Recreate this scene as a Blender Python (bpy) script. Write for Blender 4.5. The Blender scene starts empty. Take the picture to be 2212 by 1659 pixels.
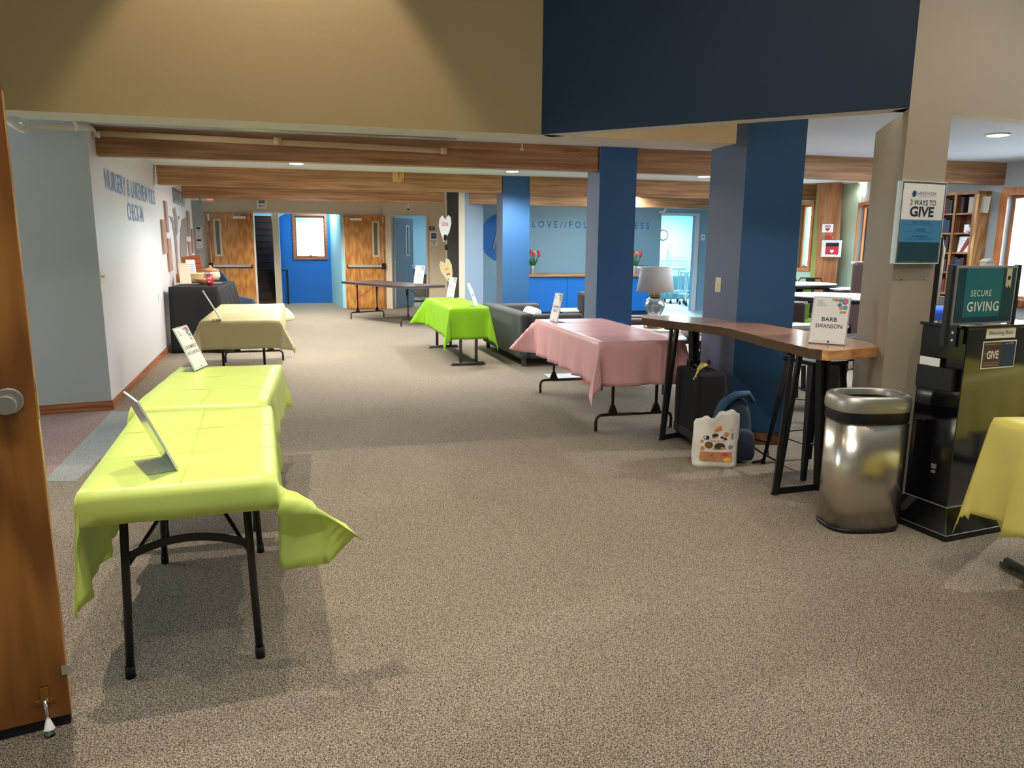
import bpy, bmesh, math, random
from mathutils import Vector, Matrix
random.seed(7)
SC = bpy.context.scene
COL = SC.collection
# ------------------------------------------------------------------ camera
FOC, HZ, ROLL, EYE = 1600.0, 530.0, math.atan(.0083), 1.55
_p = math.atan((829.5 - HZ) / FOC)
FW = Vector((0, math.cos(_p), -math.sin(_p))); _u = Vector((0, math.sin(_p), math.cos(_p))); _r = Vector((1, 0, 0))
RT = _r * math.cos(ROLL) + _u * math.sin(ROLL); UP = -_r * math.sin(ROLL) + _u * math.cos(ROLL)
cam = bpy.data.cameras.new('camera'); camo = bpy.data.objects.new('camera', cam); COL.objects.link(camo)
cam.sensor_width = 36; cam.lens = 36 * FOC / 2212; cam.clip_start = .05; cam.clip_end = 200
m = Matrix.Identity(4)
for i in range(3):
    m[i][0] = RT[i]; m[i][1] = UP[i]; m[i][2] = -FW[i]
m[2][3] = EYE
camo.matrix_world = m
SC.camera = camo
# ------------------------------------------------------------------ world, lights, exposure
SC.view_settings.view_transform = 'Standard'; SC.view_settings.look = 'None'
SC.view_settings.exposure = 0.38; SC.view_settings.gamma = 1; SC.view_settings.use_curve_mapping = False
W = bpy.data.worlds.new('sky'); SC.world = W; W.use_nodes = True
bg = W.node_tree.nodes['Background']; bg.inputs[0].default_value = (.72, .88, 1, 1); bg.inputs[1].default_value = 14.0

def light(kind, loc, energy, color, size=.5, target=None, sizey=None, angle=60, blend=.5):
    l = bpy.data.lights.new('lamp_or_fill_light', kind); l.energy = energy; l.color = color
    if kind == 'AREA':
        l.size = size
        if sizey: l.shape = 'RECTANGLE'; l.size_y = sizey
    elif kind == 'SPOT':
        l.shadow_soft_size = size; l.spot_size = math.radians(angle); l.spot_blend = blend
    else: l.shadow_soft_size = size
    o = bpy.data.objects.new('lamp_or_fill_light', l); COL.objects.link(o); o.location = loc
    if target is not None:
        o.rotation_euler = (Vector(target) - Vector(loc)).to_track_quat('-Z', 'Y').to_euler()
    return o
WARM = (1, .87, .70); NEUT = (1, .95, .88); COOL = (.66, .84, 1)
# lobby track spots high under the lobby ceiling
light('SPOT', (-1.95, 3.05, 4.5), 330, WARM, .03, (-1.6, 2.9, 0), angle=84, blend=.5)
light('SPOT', (-1.36, 4.40, 4.5), 215, WARM, .03, (-1.36, 4.40, 0), angle=70, blend=.25)
light('SPOT', (1.2, 2.7, 4.5), 170, WARM, .05, (.7, 2.5, 0), angle=88, blend=.7)
light('SPOT', (3.5, 3.6, 4.4), 120, WARM, .04, (2.6, 2.8, 0), angle=92, blend=.5)
light('SPOT', (-.4, .2, 4.4), 90, NEUT, .08, (-.9, 5.2, .4), angle=84, blend=.8)
light('SPOT', (1.3, .0, 4.4), 100, NEUT, .08, (2.2, 5.2, .4), angle=84, blend=.8)
light('AREA', (0, .8, 4.6), 36, NEUT, 3.0, (0, .8, 0), 2.0)  # added ambient fill area, not one of the track spots
# side room left of the grey wall, added fill lights hidden behind the beams
light('AREA', (-7.2, 4.6, 1.9), 80, (.86, .94, 1), 1.6, (-4.2, 6.4, 1.3), 1.4)
for x_, y_, e_, c_ in ((3.3, 9.9, 75, (.80, .91, 1)), (2.2, 12.9, 60, (.80, .91, 1)), (-1.3, 8.9, 70, NEUT), (-3.3, 12.1, 80, NEUT), (4.4, 7.6, 50, (.82, .92, 1))):
    light('AREA', (x_, y_, 2.53), e_, c_, 1.0, (x_, y_, 0), 1.0)

# daylight comes from the sky through the windows; portals only tell Cycles where the openings are
def portal(loc, target, sx, sz):
    o = light('AREA', loc, 1, (1, 1, 1), sx, target, sz); o.data.cycles.is_portal = True; o.name = 'window_portal'
    return o

# ------------------------------------------------------------------ pixel -> place helpers (2212 x 1659 frame)
def ray(px, py): return FW + RT * ((px - 1106) / FOC) - UP * ((py - 829.5) / FOC)
def G(px, py, z=0.0):
    d = ray(px, py); t = (z - EYE) / d.z; return Vector((d.x * t, d.y * t, z))
def A(px, py, Y):
    d = ray(px, py); t = Y / d.y; return Vector((d.x * t, Y, EYE + d.z * t))
class Wall:                      # vertical plane through two ground points, a on the left seen from the lobby
    def __init__(s, a, b):
        s.a = Vector(a[:2]); s.b = Vector(b[:2]); s.d = (s.b - s.a).normalized(); s.L = (s.b - s.a).length
        s.ang = math.atan2(s.d.y, s.d.x); s.n = Vector((s.d.y, -s.d.x))
    def hit(s, px, py, off=0):
        d = ray(px, py); a = s.a + s.n * off
        t = a.dot(s.n) / Vector((d.x, d.y)).dot(s.n)
        return Vector((d.x * t, d.y * t, EYE + d.z * t))
    def uz(s, px, py, off=0):
        h = s.hit(px, py, off); return (h.xy - s.a - s.n * off).dot(s.d), h.z
    def pt(s, u, z, off=0):
        p = s.a + s.d * u + s.n * off; return Vector((p.x, p.y, z))

# ------------------------------------------------------------------ materials
def lin(c):
    if isinstance(c, str): c = [int(c[i:i + 2], 16) / 255 for i in (0, 2, 4)]
    return tuple(x / 12.92 if x <= .04045 else ((x + .055) / 1.055) ** 2.4 for x in c) + (1,)
MATS = {}
def mat(name, c='808080', rough=.6, metal=0, var=0, vscale=4, bump=0, bscale=200, emit=0, trans=0, ior=1.45, coat=0, alpha=1, translucent=0, sheen=0):
    if name in MATS: return MATS[name]
    M_ = bpy.data.materials.new(name); M_.use_nodes = True; nt = M_.node_tree; N = nt.nodes; L = nt.links
    P = N['Principled BSDF']; c = lin(c)
    P.inputs['Base Color'].default_value = c; P.inputs['Roughness'].default_value = rough; P.inputs['Metallic'].default_value = metal
    P.inputs['IOR'].default_value = ior
    if trans: P.inputs['Transmission Weight'].default_value = trans
    if coat: P.inputs['Coat Weight'].default_value = coat; P.inputs['Coat Roughness'].default_value = .08
    if sheen: P.inputs['Sheen Weight'].default_value = sheen
    if alpha < 1: P.inputs['Alpha'].default_value = alpha
    if emit: P.inputs['Emission Color'].default_value = c; P.inputs['Emission Strength'].default_value = emit
    tc = N.new('ShaderNodeTexCoord')
    if var:
        n = N.new('ShaderNodeTexNoise'); n.inputs['Scale'].default_value = vscale; n.inputs['Detail'].default_value = 4
        L.new(tc.outputs['Object'], n.inputs['Vector'])
        r = N.new('ShaderNodeMapRange'); r.inputs[3].default_value = 1 - var; r.inputs[4].default_value = 1 + var
        L.new(n.outputs[0], r.inputs[0])
        h = N.new('ShaderNodeHueSaturation'); h.inputs['Color'].default_value = c; L.new(r.outputs[0], h.inputs['Value'])
        L.new(h.outputs[0], P.inputs['Base Color'])
    if bump:
        n = N.new('ShaderNodeTexNoise'); n.inputs['Scale'].default_value = bscale; n.inputs['Detail'].default_value = 3
        L.new(tc.outputs['Object'], n.inputs['Vector'])
        b = N.new('ShaderNodeBump'); b.inputs['Strength'].default_value = bump; b.inputs['Distance'].default_value = .004
        L.new(n.outputs[0], b.inputs['Height']); L.new(b.outputs[0], P.inputs['Normal'])
    if translucent:
        t = N.new('ShaderNodeBsdfTranslucent'); t.inputs[0].default_value = c
        mx = N.new('ShaderNodeMixShader'); mx.inputs[0].default_value = translucent
        out = N['Material Output']; L.new(P.outputs[0], mx.inputs[1]); L.new(t.outputs[0], mx.inputs[2]); L.new(mx.outputs[0], out.inputs[0])
    MATS[name] = M_; return M_

def wood(name, c1, c2, axis='X', rough=.4, scale=1.0, coat=0, contrast=(.35, .7), bands=.35):
    if name in MATS: return MATS[name]
    M_ = bpy.data.materials.new(name); M_.use_nodes = True; nt = M_.node_tree; N = nt.nodes; L = nt.links; P = N['Principled BSDF']
    tc = N.new('ShaderNodeTexCoord'); mp = N.new('ShaderNodeMapping'); L.new(tc.outputs['Object'], mp.inputs[0])
    s = {'X': (1.2, 22, 22), 'Y': (22, 1.2, 22), 'Z': (22, 22, 1.2)}[axis]
    mp.inputs['Scale'].default_value = tuple(v * scale for v in s)
    n = N.new('ShaderNodeTexNoise'); n.inputs['Scale'].default_value = 1; n.inputs['Detail'].default_value = 6; n.inputs['Distortion'].default_value = .8
    L.new(mp.outputs[0], n.inputs['Vector'])
    mp2 = N.new('ShaderNodeMapping'); L.new(tc.outputs['Object'], mp2.inputs[0])
    s2 = {'X': (.35, 3, 3), 'Y': (3, .35, 3), 'Z': (3, 3, .35)}[axis]; mp2.inputs['Scale'].default_value = tuple(v * scale for v in s2)
    w = N.new('ShaderNodeTexWave'); w.wave_type = 'RINGS'; w.inputs['Scale'].default_value = 2.2; w.inputs['Distortion'].default_value = 9
    w.inputs['Detail'].default_value = 2; w.inputs['Detail Scale'].default_value = 1.2; L.new(mp2.outputs[0], w.inputs['Vector'])
    mx = N.new('ShaderNodeMix'); mx.inputs[0].default_value = bands; L.new(n.outputs[0], mx.inputs[2]); L.new(w.outputs[1], mx.inputs[3])
    rp = N.new('ShaderNodeValToRGB'); rp.color_ramp.elements[0].position = contrast[0]; rp.color_ramp.elements[1].position = contrast[1]
    rp.color_ramp.elements[0].color = lin(c2); rp.color_ramp.elements[1].color = lin(c1)
    L.new(mx.outputs[0], rp.inputs[0]); L.new(rp.outputs[0], P.inputs['Base Color'])
    P.inputs['Roughness'].default_value = rough
    if coat: P.inputs['Coat Weight'].default_value = coat; P.inputs['Coat Roughness'].default_value = .12
    b = N.new('ShaderNodeBump'); b.inputs['Strength'].default_value = .12; b.inputs['Distance'].default_value = .002
    L.new(mx.outputs[0], b.inputs['Height']); L.new(b.outputs[0], P.inputs['Normal'])
    MATS[name] = M_; return M_

def carpet(name, dark, light_, scale=120):
    M_ = bpy.data.materials.new(name); M_.use_nodes = True; nt = M_.node_tree; N = nt.nodes; L = nt.links; P = N['Principled BSDF']
    tc = N.new('ShaderNodeTexCoord')
    n = N.new('ShaderNodeTexNoise'); n.inputs['Scale'].default_value = scale; n.inputs['Detail'].default_value = 2; n.inputs['Distortion'].default_value = .9
    L.new(tc.outputs['Object'], n.inputs['Vector'])
    rp = N.new('ShaderNodeValToRGB'); rp.color_ramp.elements[0].position = .43; rp.color_ramp.elements[1].position = .58
    rp.color_ramp.elements[0].color = lin(dark); rp.color_ramp.elements[1].color = lin(light_)
    L.new(n.outputs[0], rp.inputs[0])
    n2 = N.new('ShaderNodeTexNoise'); n2.inputs['Scale'].default_value = 1.3; n2.inputs['Detail'].default_value = 3; L.new(tc.outputs['Object'], n2.inputs['Vector'])
    r = N.new('ShaderNodeMapRange'); r.inputs[3].default_value = .9; r.inputs[4].default_value = 1.1; L.new(n2.outputs[0], r.inputs[0])
    h = N.new('ShaderNodeHueSaturation'); L.new(rp.outputs[0], h.inputs['Color']); L.new(r.outputs[0], h.inputs['Value'])
    L.new(h.outputs[0], P.inputs['Base Color']); P.inputs['Roughness'].default_value = .95; P.inputs['Specular IOR Level'].default_value = .15
    b = N.new('ShaderNodeBump'); b.inputs['Strength'].default_value = .9; b.inputs['Distance'].default_value = .006
    L.new(n.outputs[0], b.inputs['Height']); L.new(b.outputs[0], P.inputs['Normal'])
    MATS[name] = M_; return M_

def brushed(name, c, rough=.28, axis='Z'):
    M_ = bpy.data.materials.new(name); M_.use_nodes = True; nt = M_.node_tree; N = nt.nodes; L = nt.links; P = N['Principled BSDF']
    P.inputs['Base Color'].default_value = lin(c); P.inputs['Metallic'].default_value = 1; P.inputs['Roughness'].default_value = rough
    tc = N.new('ShaderNodeTexCoord'); mp = N.new('ShaderNodeMapping'); mp.inputs['Scale'].default_value = (400, 400, 3); L.new(tc.outputs['Object'], mp.inputs[0])
    n = N.new('ShaderNodeTexNoise'); n.inputs['Scale'].default_value = 1; L.new(mp.outputs[0], n.inputs['Vector'])
    b = N.new('ShaderNodeBump'); b.inputs['Strength'].default_value = .15; b.inputs['Distance'].default_value = .0006
    L.new(n.outputs[0], b.inputs['Height']); L.new(b.outputs[0], P.inputs['Normal']); MATS[name] = M_; return M_

M = lambda k: MATS[k]
carpet('carpet_main', '463f38', 'b3a795', 230)
carpet('carpet_mauve', '6d5854', 'b7a19a', 260)
carpet('carpet_grey', '6f7475', 'b9bcb8', 260)
mat('vinyl_floor', 'b9cdd2', .35, var=.05)
mat('paint_white', 'dcd9dc', .36, bump=.15, bscale=160)
mat('paint_greyblue', 'b4bcbc', .6, bump=.15, bscale=160)
mat('paint_beige', '9b8660', .7, bump=.12, bscale=160)
mat('paint_tan', 'cdb188', .7, bump=.12)
mat('paint_column', 'a79881', .55, bump=.12)
mat('paint_navy', '04233f', .5, bump=.12)
mat('paint_blue', '2f5d8e', .5, bump=.12, bscale=160)
mat('paint_slate', '5d6c86', .5, bump=.12)
mat('paint_royal', '0a66b8', .5, bump=.1)
mat('paint_sky', '84a9bd', .55, bump=.1)
mat('paint_sky_bright', 'a5dcea', .6)
mat('paint_soffit', 'd8d4c8', .6)
mat('ceiling_white', 'd6dade', .75, bump=.1)
mat('paint_cream', 'd4c8b0', .6, bump=.1)
mat('paint_charcoal', '33342f', .6)
mat('paint_mist', '8d9dad', .6)
mat('paint_green', 'a9c6b4', .6)
mat('paint_olive', '9cae62', .6)
wood('beam_wood', 'c2946a', '8d6340', 'X', .5, .8, bands=.08)
wood('oak', 'd39a52', 'a96c2e', 'Z', .35, 1.0, .2, bands=.22)
wood('oak_light', 'd9a86c', 'b07a40', 'Z', .4, 1.0)
wood('door_wood', 'a9702f', '7c4a1a', 'Z', .35, .7, .3, bands=.3)
wood('window_wood', 'd48a50', 'ad6636', 'Z', .4, 1, bands=.1)  # lightened wood, daylight on the frames put into the colour
wood('trim_wood', 'b07048', '8a4d2c', 'X', .4, 1)
wood('slab_wood', 'e2ad78', 'bb7c4a', 'X', .22, .8, .45, bands=.12)
wood('cedar_column', 'b98152', '8a5430', 'Z', .5, .8, bands=.06)
wood('bookcase_wood', 'a97544', '7c4f28', 'Z', .4, 1)
wood('counter_wood', 'c09468', '9a6c42', 'X', .4, 1)
mat('bark', '58432f', .9, var=.6, vscale=38, bump=1, bscale=60)
mat('black_metal', '1b1b1c', .38, .3)
mat('grey_metal', '5c5a57', .4, .4)
mat('bronze_metal', '35231d', .3, .3)
mat('dark_tube', '2c2a2b', .35, .3)
mat('rubber', '0d0d0e', .7)
mat('alu', 'c7c9cb', .35, .8)
mat('white_metal', 'e8e8e6', .4)
mat('chrome', 'dfe2e6', .08, 1)
mat('brass', 'b08a4c', .25, 1)
brushed('steel_brushed', 'd6d1c6', .27)
mat('steel_lid', 'b4b2ab', .42, .85)
mat('lime_cloth', 'd9ee7e', .33, translucent=.14, bump=.12, bscale=26)
mat('lime_cloth_deep', '98d62a', .33, translucent=.25, bump=.12, bscale=26)
mat('cream_cloth', 'eee3ae', .35, translucent=.25, bump=.1, bscale=26)
mat('pink_cloth', 'fac4c6', .36, translucent=.2, bump=.12, bscale=26)
mat('yellow_cloth', 'f0e27c', .36, translucent=.3, bump=.12, bscale=26)
mat('black_cloth', '0b0b0d', .8, bump=.2)
mat('plastic_top', 'b9b4a8', .5)
mat('brown_top', '4a3632', .45)
mat('acrylic', 'f2f6f8', .04, trans=.92, ior=1.3)
mat('acrylic_edge', 'd6e2e6', .15)
mat('paper', 'efedea', .6)
mat('mirror_back', 'a9adac', .12, .75)
mat('ink', '1e1d26', .7)
mat('ink_soft', '8b8b92', .6)
mat('ink_blue', '3a7fae', .6)
mat('ink_wall', '6f92c4', .6)
mat('ink_royal', '1f6ab4', .6)
mat('ink_navy', '23395d', .6)
mat('ink_teal', '35a0ae', .6); mat('ink_orange', 'ec8b3e', .6); mat('ink_magenta', 'c3246c', .6); mat('ink_green', '4f9a55', .6)
mat('ink_red', 'cf2338', .6); mat('ink_white', 'f3f3f0', .6)
mat('charcoal_fabric', '46484a', .9, bump=.5, bscale=500, var=.06)
mat('navy_fabric', '33465c', .9, bump=.5, bscale=400)
mat('luggage', '17181a', .85, bump=.5, bscale=500)
mat('luggage_grey', '2d2e30', .85, bump=.4, bscale=500)
mat('backpack_fabric', '16273a', .8, bump=.4, bscale=400)
mat('backpack_blue', '1d4660', .75)
mat('tote_cloth', 'e6e0d6', .85, bump=.25, bscale=250)
mat('leather', '4a3836', .4)
mat('white_plastic', 'e9e9e6', .4)
mat('ivory_plastic', 'ddd3b4', .4)
mat('black_gloss', '0b0c10', .1, coat=.8)
mat('black_plastic', '131315', .35)
mat('glass', 'ffffff', .02, trans=1, ior=1.45)
mat('smoke_glass', '6b7066', .15)
def pane():
    M_ = mat('pane_glass', 'ffffff', .02); nt = M_.node_tree; N = nt.nodes; L = nt.links
    t = N.new('ShaderNodeBsdfTransparent'); g = N.new('ShaderNodeBsdfGlossy'); g.inputs['Roughness'].default_value = .02
    fr = N.new('ShaderNodeFresnel'); fr.inputs[0].default_value = 1.45; mx = N.new('ShaderNodeMixShader')
    L.new(fr.outputs[0], mx.inputs[0]); L.new(t.outputs[0], mx.inputs[1]); L.new(g.outputs[0], mx.inputs[2]); L.new(mx.outputs[0], N['Material Output'].inputs[0])
pane()
mat('lamp_shade', 'f2eeec', .8, translucent=.15)
mat('lamp_glow', 'fff4e2', .5, emit=14)
mat('mercury_glass', 'c9d3da', .12, .8, bump=.8, bscale=60)
mat('dark_carpet', '3b2f2c', .95, bump=.4)
mat('clay', 'c98d5c', .45, var=.15, vscale=20); mat('clay_cream', 'd9c39a', .4, var=.1, vscale=20)
mat('wicker', 'a25a36', .6, bump=.8, bscale=120, var=.2, vscale=60)
mat('red_plastic', 'bf1f33', .3)
mat('map_paint', '8f8178', .6, var=.2, vscale=9)
mat('plank_paint', 'a58679', .7, var=.25, vscale=9)
mat('tin', '8f969c', .3, .7, bump=.6, bscale=40)
mat('snow', 'f4f8ff', .8); mat('leaf_out', '7fb2a0', .8); mat('bark_out', '6d7a78', .8)
mat('tulip_red', 'd8405e', .5); mat('tulip_yellow', 'f0c04c', .5); mat('leaf', '2f6e3a', .5, var=.2)
mat('teal_print', '1f6f7c', .3); mat('teal_dark', '16434f', .3); mat('sky_print', '3f88b4', .4)
mat('blue_velvet', '1140a0', .7, bump=.3)
mat('laminate_white', 'e9e6e2', .3)
mat('lime_plastic', '9ae04a', .4)

# ------------------------------------------------------------------ mesh helpers
class MB:
    def __init__(s): s.bm = bmesh.new()
    def _m(s, faces, mi):
        for f in faces: f.material_index = mi
    def box(s, x0, x1, y0, y1, z0, z1, mi=0, T=None, taper=None):
        v = [s.bm.verts.new((x, y, z)) for z in (z0, z1) for y in (y0, y1) for x in (x0, x1)]
        if taper:
            cx, cy = (x0 + x1) / 2, (y0 + y1) / 2
            for q in v[4:]: q.co.x = cx + (q.co.x - cx) * taper; q.co.y = cy + (q.co.y - cy) * taper
        if T is not None:
            for q in v: q.co = T @ q.co
        F = [(0, 2, 3, 1), (4, 5, 7, 6), (0, 1, 5, 4), (2, 6, 7, 3), (0, 4, 6, 2), (1, 3, 7, 5)]
        fs = [s.bm.faces.new([v[i] for i in f]) for f in F]; s._m(fs, mi); return s
    def bar(s, p, q, w, h, mi=0):         # rectangular bar from p to q
        p, q = Vector(p), Vector(q); d = q - p; L = d.length
        T = Matrix.Translation(p) @ d.to_track_quat('Z', 'Y').to_matrix().to_4x4()
        return s.box(-w / 2, w / 2, -h / 2, h / 2, 0, L, mi, T)
    def tube(s, pts, r, n=10, mi=0, cap=True):
        pts = [Vector(p) for p in pts]; rings = []
        rs = r if isinstance(r, (list, tuple)) else [r] * len(pts)
        ref = Vector((0, 0, 1))
        for i, p in enumerate(pts):
            d = (pts[min(i + 1, len(pts) - 1)] - pts[max(i - 1, 0)]).normalized()
            a = d.cross(ref)
            if a.length < .05: a = d.cross(Vector((0, 1, 0)))
            a.normalize(); b = d.cross(a)
            rings.append([s.bm.verts.new(p + a * rs[i] * math.cos(t) + b * rs[i] * math.sin(t)) for t in [2 * math.pi * k / n for k in range(n)]])
        for i in range(len(rings) - 1):
            for k in range(n):
                f = s.bm.faces.new((rings[i][k], rings[i][(k + 1) % n], rings[i + 1][(k + 1) % n], rings[i + 1][k])); f.material_index = mi; f.smooth = True
        if cap:
            for rr, rev in ((rings[0], False), (rings[-1], True)):
                f = s.bm.faces.new(rr if not rev else rr[::-1]); f.material_index = mi
        return s
    def lathe(s, prof, n=24, c=(0, 0, 0), mi=0, sx=1, sy=1, power=None):
        rings = []
        for r, z in prof:
            ring = []
            for k in range(n):
                t = 2 * math.pi * k / n; ct, st = math.cos(t), math.sin(t)
                if power: ct = math.copysign(abs(ct) ** power, ct); st = math.copysign(abs(st) ** power, st)
                ring.append(s.bm.verts.new((c[0] + r * ct * sx, c[1] + r * st * sy, c[2] + z)))
            rings.append(ring)
        for i in range(len(rings) - 1):
            for k in range(n):
                f = s.bm.faces.new((rings[i][k], rings[i][(k + 1) % n], rings[i + 1][(k + 1) % n], rings[i + 1][k])); f.material_index = mi; f.smooth = True
        for rr in (rings[0][::-1], rings[-1]):
            f = s.bm.faces.new(rr); f.material_index = mi
        return s
    def prism(s, poly, z0, z1, mi=0, T=None, sides=None):
        a = [s.bm.verts.new((p[0], p[1], z0)) for p in poly]; b = [s.bm.verts.new((p[0], p[1], z1)) for p in poly]
        if T is not None:
            for q in a + b: q.co = T @ q.co
        n = len(poly)
        f = s.bm.faces.new(a[::-1]); f.material_index = mi; f = s.bm.faces.new(b); f.material_index = mi
        for i in range(n):
            f = s.bm.faces.new((a[i], a[(i + 1) % n], b[(i + 1) % n], b[i])); f.material_index = sides[i] if sides else mi
        return s
    def quad(s, pts, mi=0):
        f = s.bm.faces.new([s.bm.verts.new(p) for p in pts]); f.material_index = mi; return s
    def blob(s, c, r, mi=0, seg=12, jitter=0):
        T = Matrix.Translation(c) @ Matrix.Diagonal((*(r if isinstance(r, (tuple, list)) else (r, r, r)), 1))
        g = bmesh.ops.create_icosphere(s.bm, subdivisions=2, radius=1, matrix=T)
        for v in g['verts']:
            if jitter: v.co += Vector([random.uniform(-jitter, jitter) for _ in range(3)])
            for f in v.link_faces: f.material_index = mi; f.smooth = True
        return s

def obj(name, mb, mats, parent=None, bevel=0, smooth=False, subd=0, solid=0, seg=2):
    if isinstance(mb, MB):
        me = bpy.data.meshes.new(name); bmesh.ops.recalc_face_normals(mb.bm, faces=mb.bm.faces) ; mb.bm.to_mesh(me); mb.bm.free()
    else: me = mb
    o = bpy.data.objects.new(name, me); COL.objects.link(o)
    for k in (mats if isinstance(mats, (list, tuple)) else [mats]): me.materials.append(MATS[k])
    if smooth:
        for p in me.polygons: p.use_smooth = True
    if parent: o.parent = parent
    if solid: md = o.modifiers.new('s', 'SOLIDIFY'); md.thickness = solid; md.offset = 0
    if bevel:
        md = o.modifiers.new('b', 'BEVEL'); md.width = bevel; md.segments = seg; md.limit_method = 'ANGLE'; md.harden_normals = False
    if subd: md = o.modifiers.new('u', 'SUBSURF'); md.levels = subd; md.render_levels = subd
    return o
def thing(name, label, cat, loc=(0, 0, 0), rz=0, group=None):
    o = bpy.data.objects.new(name, None); COL.objects.link(o); o.empty_display_size = .1
    o.location = loc; o.rotation_euler = (0, 0, rz); o['label'] = label; o['category'] = cat
    if group: o['group'] = group
    return o
def tag(o, label, cat, group=None, kind=None):
    o['label'] = label; o['category'] = cat
    if group: o['group'] = group
    if kind: o['kind'] = kind
    return o
def struct(o, label=None):
    o['kind'] = 'structure'
    if label: o['label'] = label
    return o
def copy_tree(o, parent=None):
    c = o.copy(); COL.objects.link(c)
    if parent: c.parent = parent
    for ch in o.children: copy_tree(ch, c)
    return c
def place(o, loc, rz=0): o.location = loc; o.rotation_euler = (0, 0, rz); return o

def text(s, mats, parent, x, y, z, w=None, h=None, track=1.0, bold=0, name='lettering', align='CENTER', T=None, ext=.0004):
    """flat lettering in the local XZ plane facing -Y; x,z = centre (or left) of the line, w/h its size"""
    cu = bpy.data.curves.new('t', 'FONT'); cu.body = s; cu.extrude = 0; cu.space_character = track; cu.offset = bold; cu.resolution_u = 3
    to = bpy.data.objects.new('t', cu); COL.objects.link(to)
    dg = bpy.context.evaluated_depsgraph_get()
    me = bpy.data.meshes.new_from_object(to.evaluated_get(dg)); bpy.data.objects.remove(to); bpy.data.curves.remove(cu)
    xs = [v.co.x for v in me.vertices]; ys = [v.co.y for v in me.vertices]
    x0, x1, y0, y1 = min(xs), max(xs), min(ys), max(ys)
    sy = (h / (y1 - y0)) if h else None; sx = (w / (x1 - x0)) if w else sy
    if sy is None: sy = sx
    cx = (x0 + x1) / 2 if align == 'CENTER' else x0
    for v in me.vertices:
        q = Vector((x + (v.co.x - cx) * sx, y, z + (v.co.y - (y0 + y1) / 2) * sy)); v.co = T @ q if T is not None else q
    return obj(name, me, mats, parent)

# ------------------------------------------------------------------ layout constants
CEIL, BB, SOF, TOP = 2.59, 2.335, 2.30, 4.7
BD = Vector((1, .233)).normalized()                  # direction of the ceiling beams
HD = Vector((-.29, .957)).normalized()               # direction of the hallway
# ================================================================== STRUCTURE
def wallbox(name, a, b, z0, z1, t, mats, sides=None, extra=0):
    """wall slab whose visible face runs a->b (left to right), thickness t away from the viewer"""
    w = Wall(a, b); mb = MB()
    mb.box(-extra, w.L + extra, 0, t, z0, z1)
    o = obj(name, mb, mats); o.location = (w.a.x, w.a.y, 0); o.rotation_euler = (0, 0, w.ang); struct(o); return o, w
# floor
FOOT = [(6, 5.9), (8.3, 5.1), (5.72, 10.5), (5.62, 11.0), (5.86, 13.1), (5.62, 13.2), (4.75, 15.7), (5.6, 18.75), (6.4, 18.8), (9.0, 24.2), (-4.25, 24.2), (-4.25, 20.9), (-6.3, 20.5), (-6.3, 24.2), (-14, 24.2)]
def slab(name, pts, z0, z1, m_):
    mb = MB(); mb.prism(pts, z0, z1); bmesh.ops.triangulate(mb.bm, faces=[f for f in mb.bm.faces if len(f.verts) > 4]); return struct(obj(name, mb, m_))
slab('floor', [(-14, -5), (8.3, -5)] + FOOT[1:], -.1, 0, 'carpet_main')
fp = MB(); fp.prism([(-3.72, 6.72), (-3.36, 6.72), (-2.86, 4.66), (-3.07, 4.66)], 0, .003); struct(obj('floor_border_strip', fp, 'carpet_grey'))
fp = MB(); fp.prism([(-6.5, 6.72), (-3.72, 6.72), (-3.07, 4.66), (-6.5, 4.66)], 0, .0025); struct(obj('floor_side_room', fp, 'carpet_mauve'))
# lower ceiling and lobby ceiling
slab('ceiling', [(-14, 4.6), (-2.9, 4.75), (.25, 5.5), (2.16, 4.5)] + FOOT, CEIL, CEIL + .1, 'ceiling_white')
c = MB(); c.box(-14, 8.5, -5, 6.6, TOP, TOP + .1); struct(obj('ceiling_lobby', c, 'ceiling_white'))
# outer shell that closes the building
for n_, a_, b_ in (('wall_outer_left', (-14, -5), (-14, 26)), ('wall_outer_back', (8.3, -5), (-14, -5)), ('wall_outer_right', (8.3, 5.3), (8.3, -5)), ('wall_outer_north', (-4.2, 24.2), (9.0, 24.2)), ('wall_outer_stair', (-14, 24.2), (-6.3, 24.2)), ('wall_room_107_left', (-4.25, 19.3), (-4.25, 24.2))):
    wallbox(n_, a_, b_, 0, TOP + .1, .2, 'paint_cream')

# beige bulkhead A and blue bulkhead B
A0, A1, A2 = G(10, 237, SOF), G(1170, 291, SOF), G(1590, 310, SOF)
wa = Wall(A0, A1)
def bulk(name, poly, z0, z1, mats, sides):
    mb = MB(); mb.prism(poly, z0, z1, 0, None, sides); return struct(obj(name, mb, mats))
bk = -wa.n * .34
lft = A0.xy - wa.d * .02
cl = G(33, 235, SOF).xy
bulk('wall_upper_beige', [tuple(lft), tuple(A1.xy), tuple(A1.xy + bk), tuple(lft + bk)], SOF, TOP, ['paint_soffit', 'paint_beige'], [1, 1, 1, 1])
bulk('trim_soffit_beam', [tuple(A1.xy), tuple(A2.xy), tuple(A2.xy + bk), tuple(A1.xy + bk)], SOF, CEIL + .05, ['paint_soffit', 'paint_tan'], [1, 1, 1, 1])
B1 = Vector((2.14, 4.22, SOF))
wb = Wall(A1, B1); bb_ = -wb.n * .13
bulk('wall_upper_navy', [tuple(A1.xy + wb.n * .004), tuple(B1.xy + wb.n * .004), tuple(B1.xy + bb_), tuple(A1.xy + bb_)], SOF, TOP, ['paint_soffit', 'paint_navy'], [1, 0, 0, 0])
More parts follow.
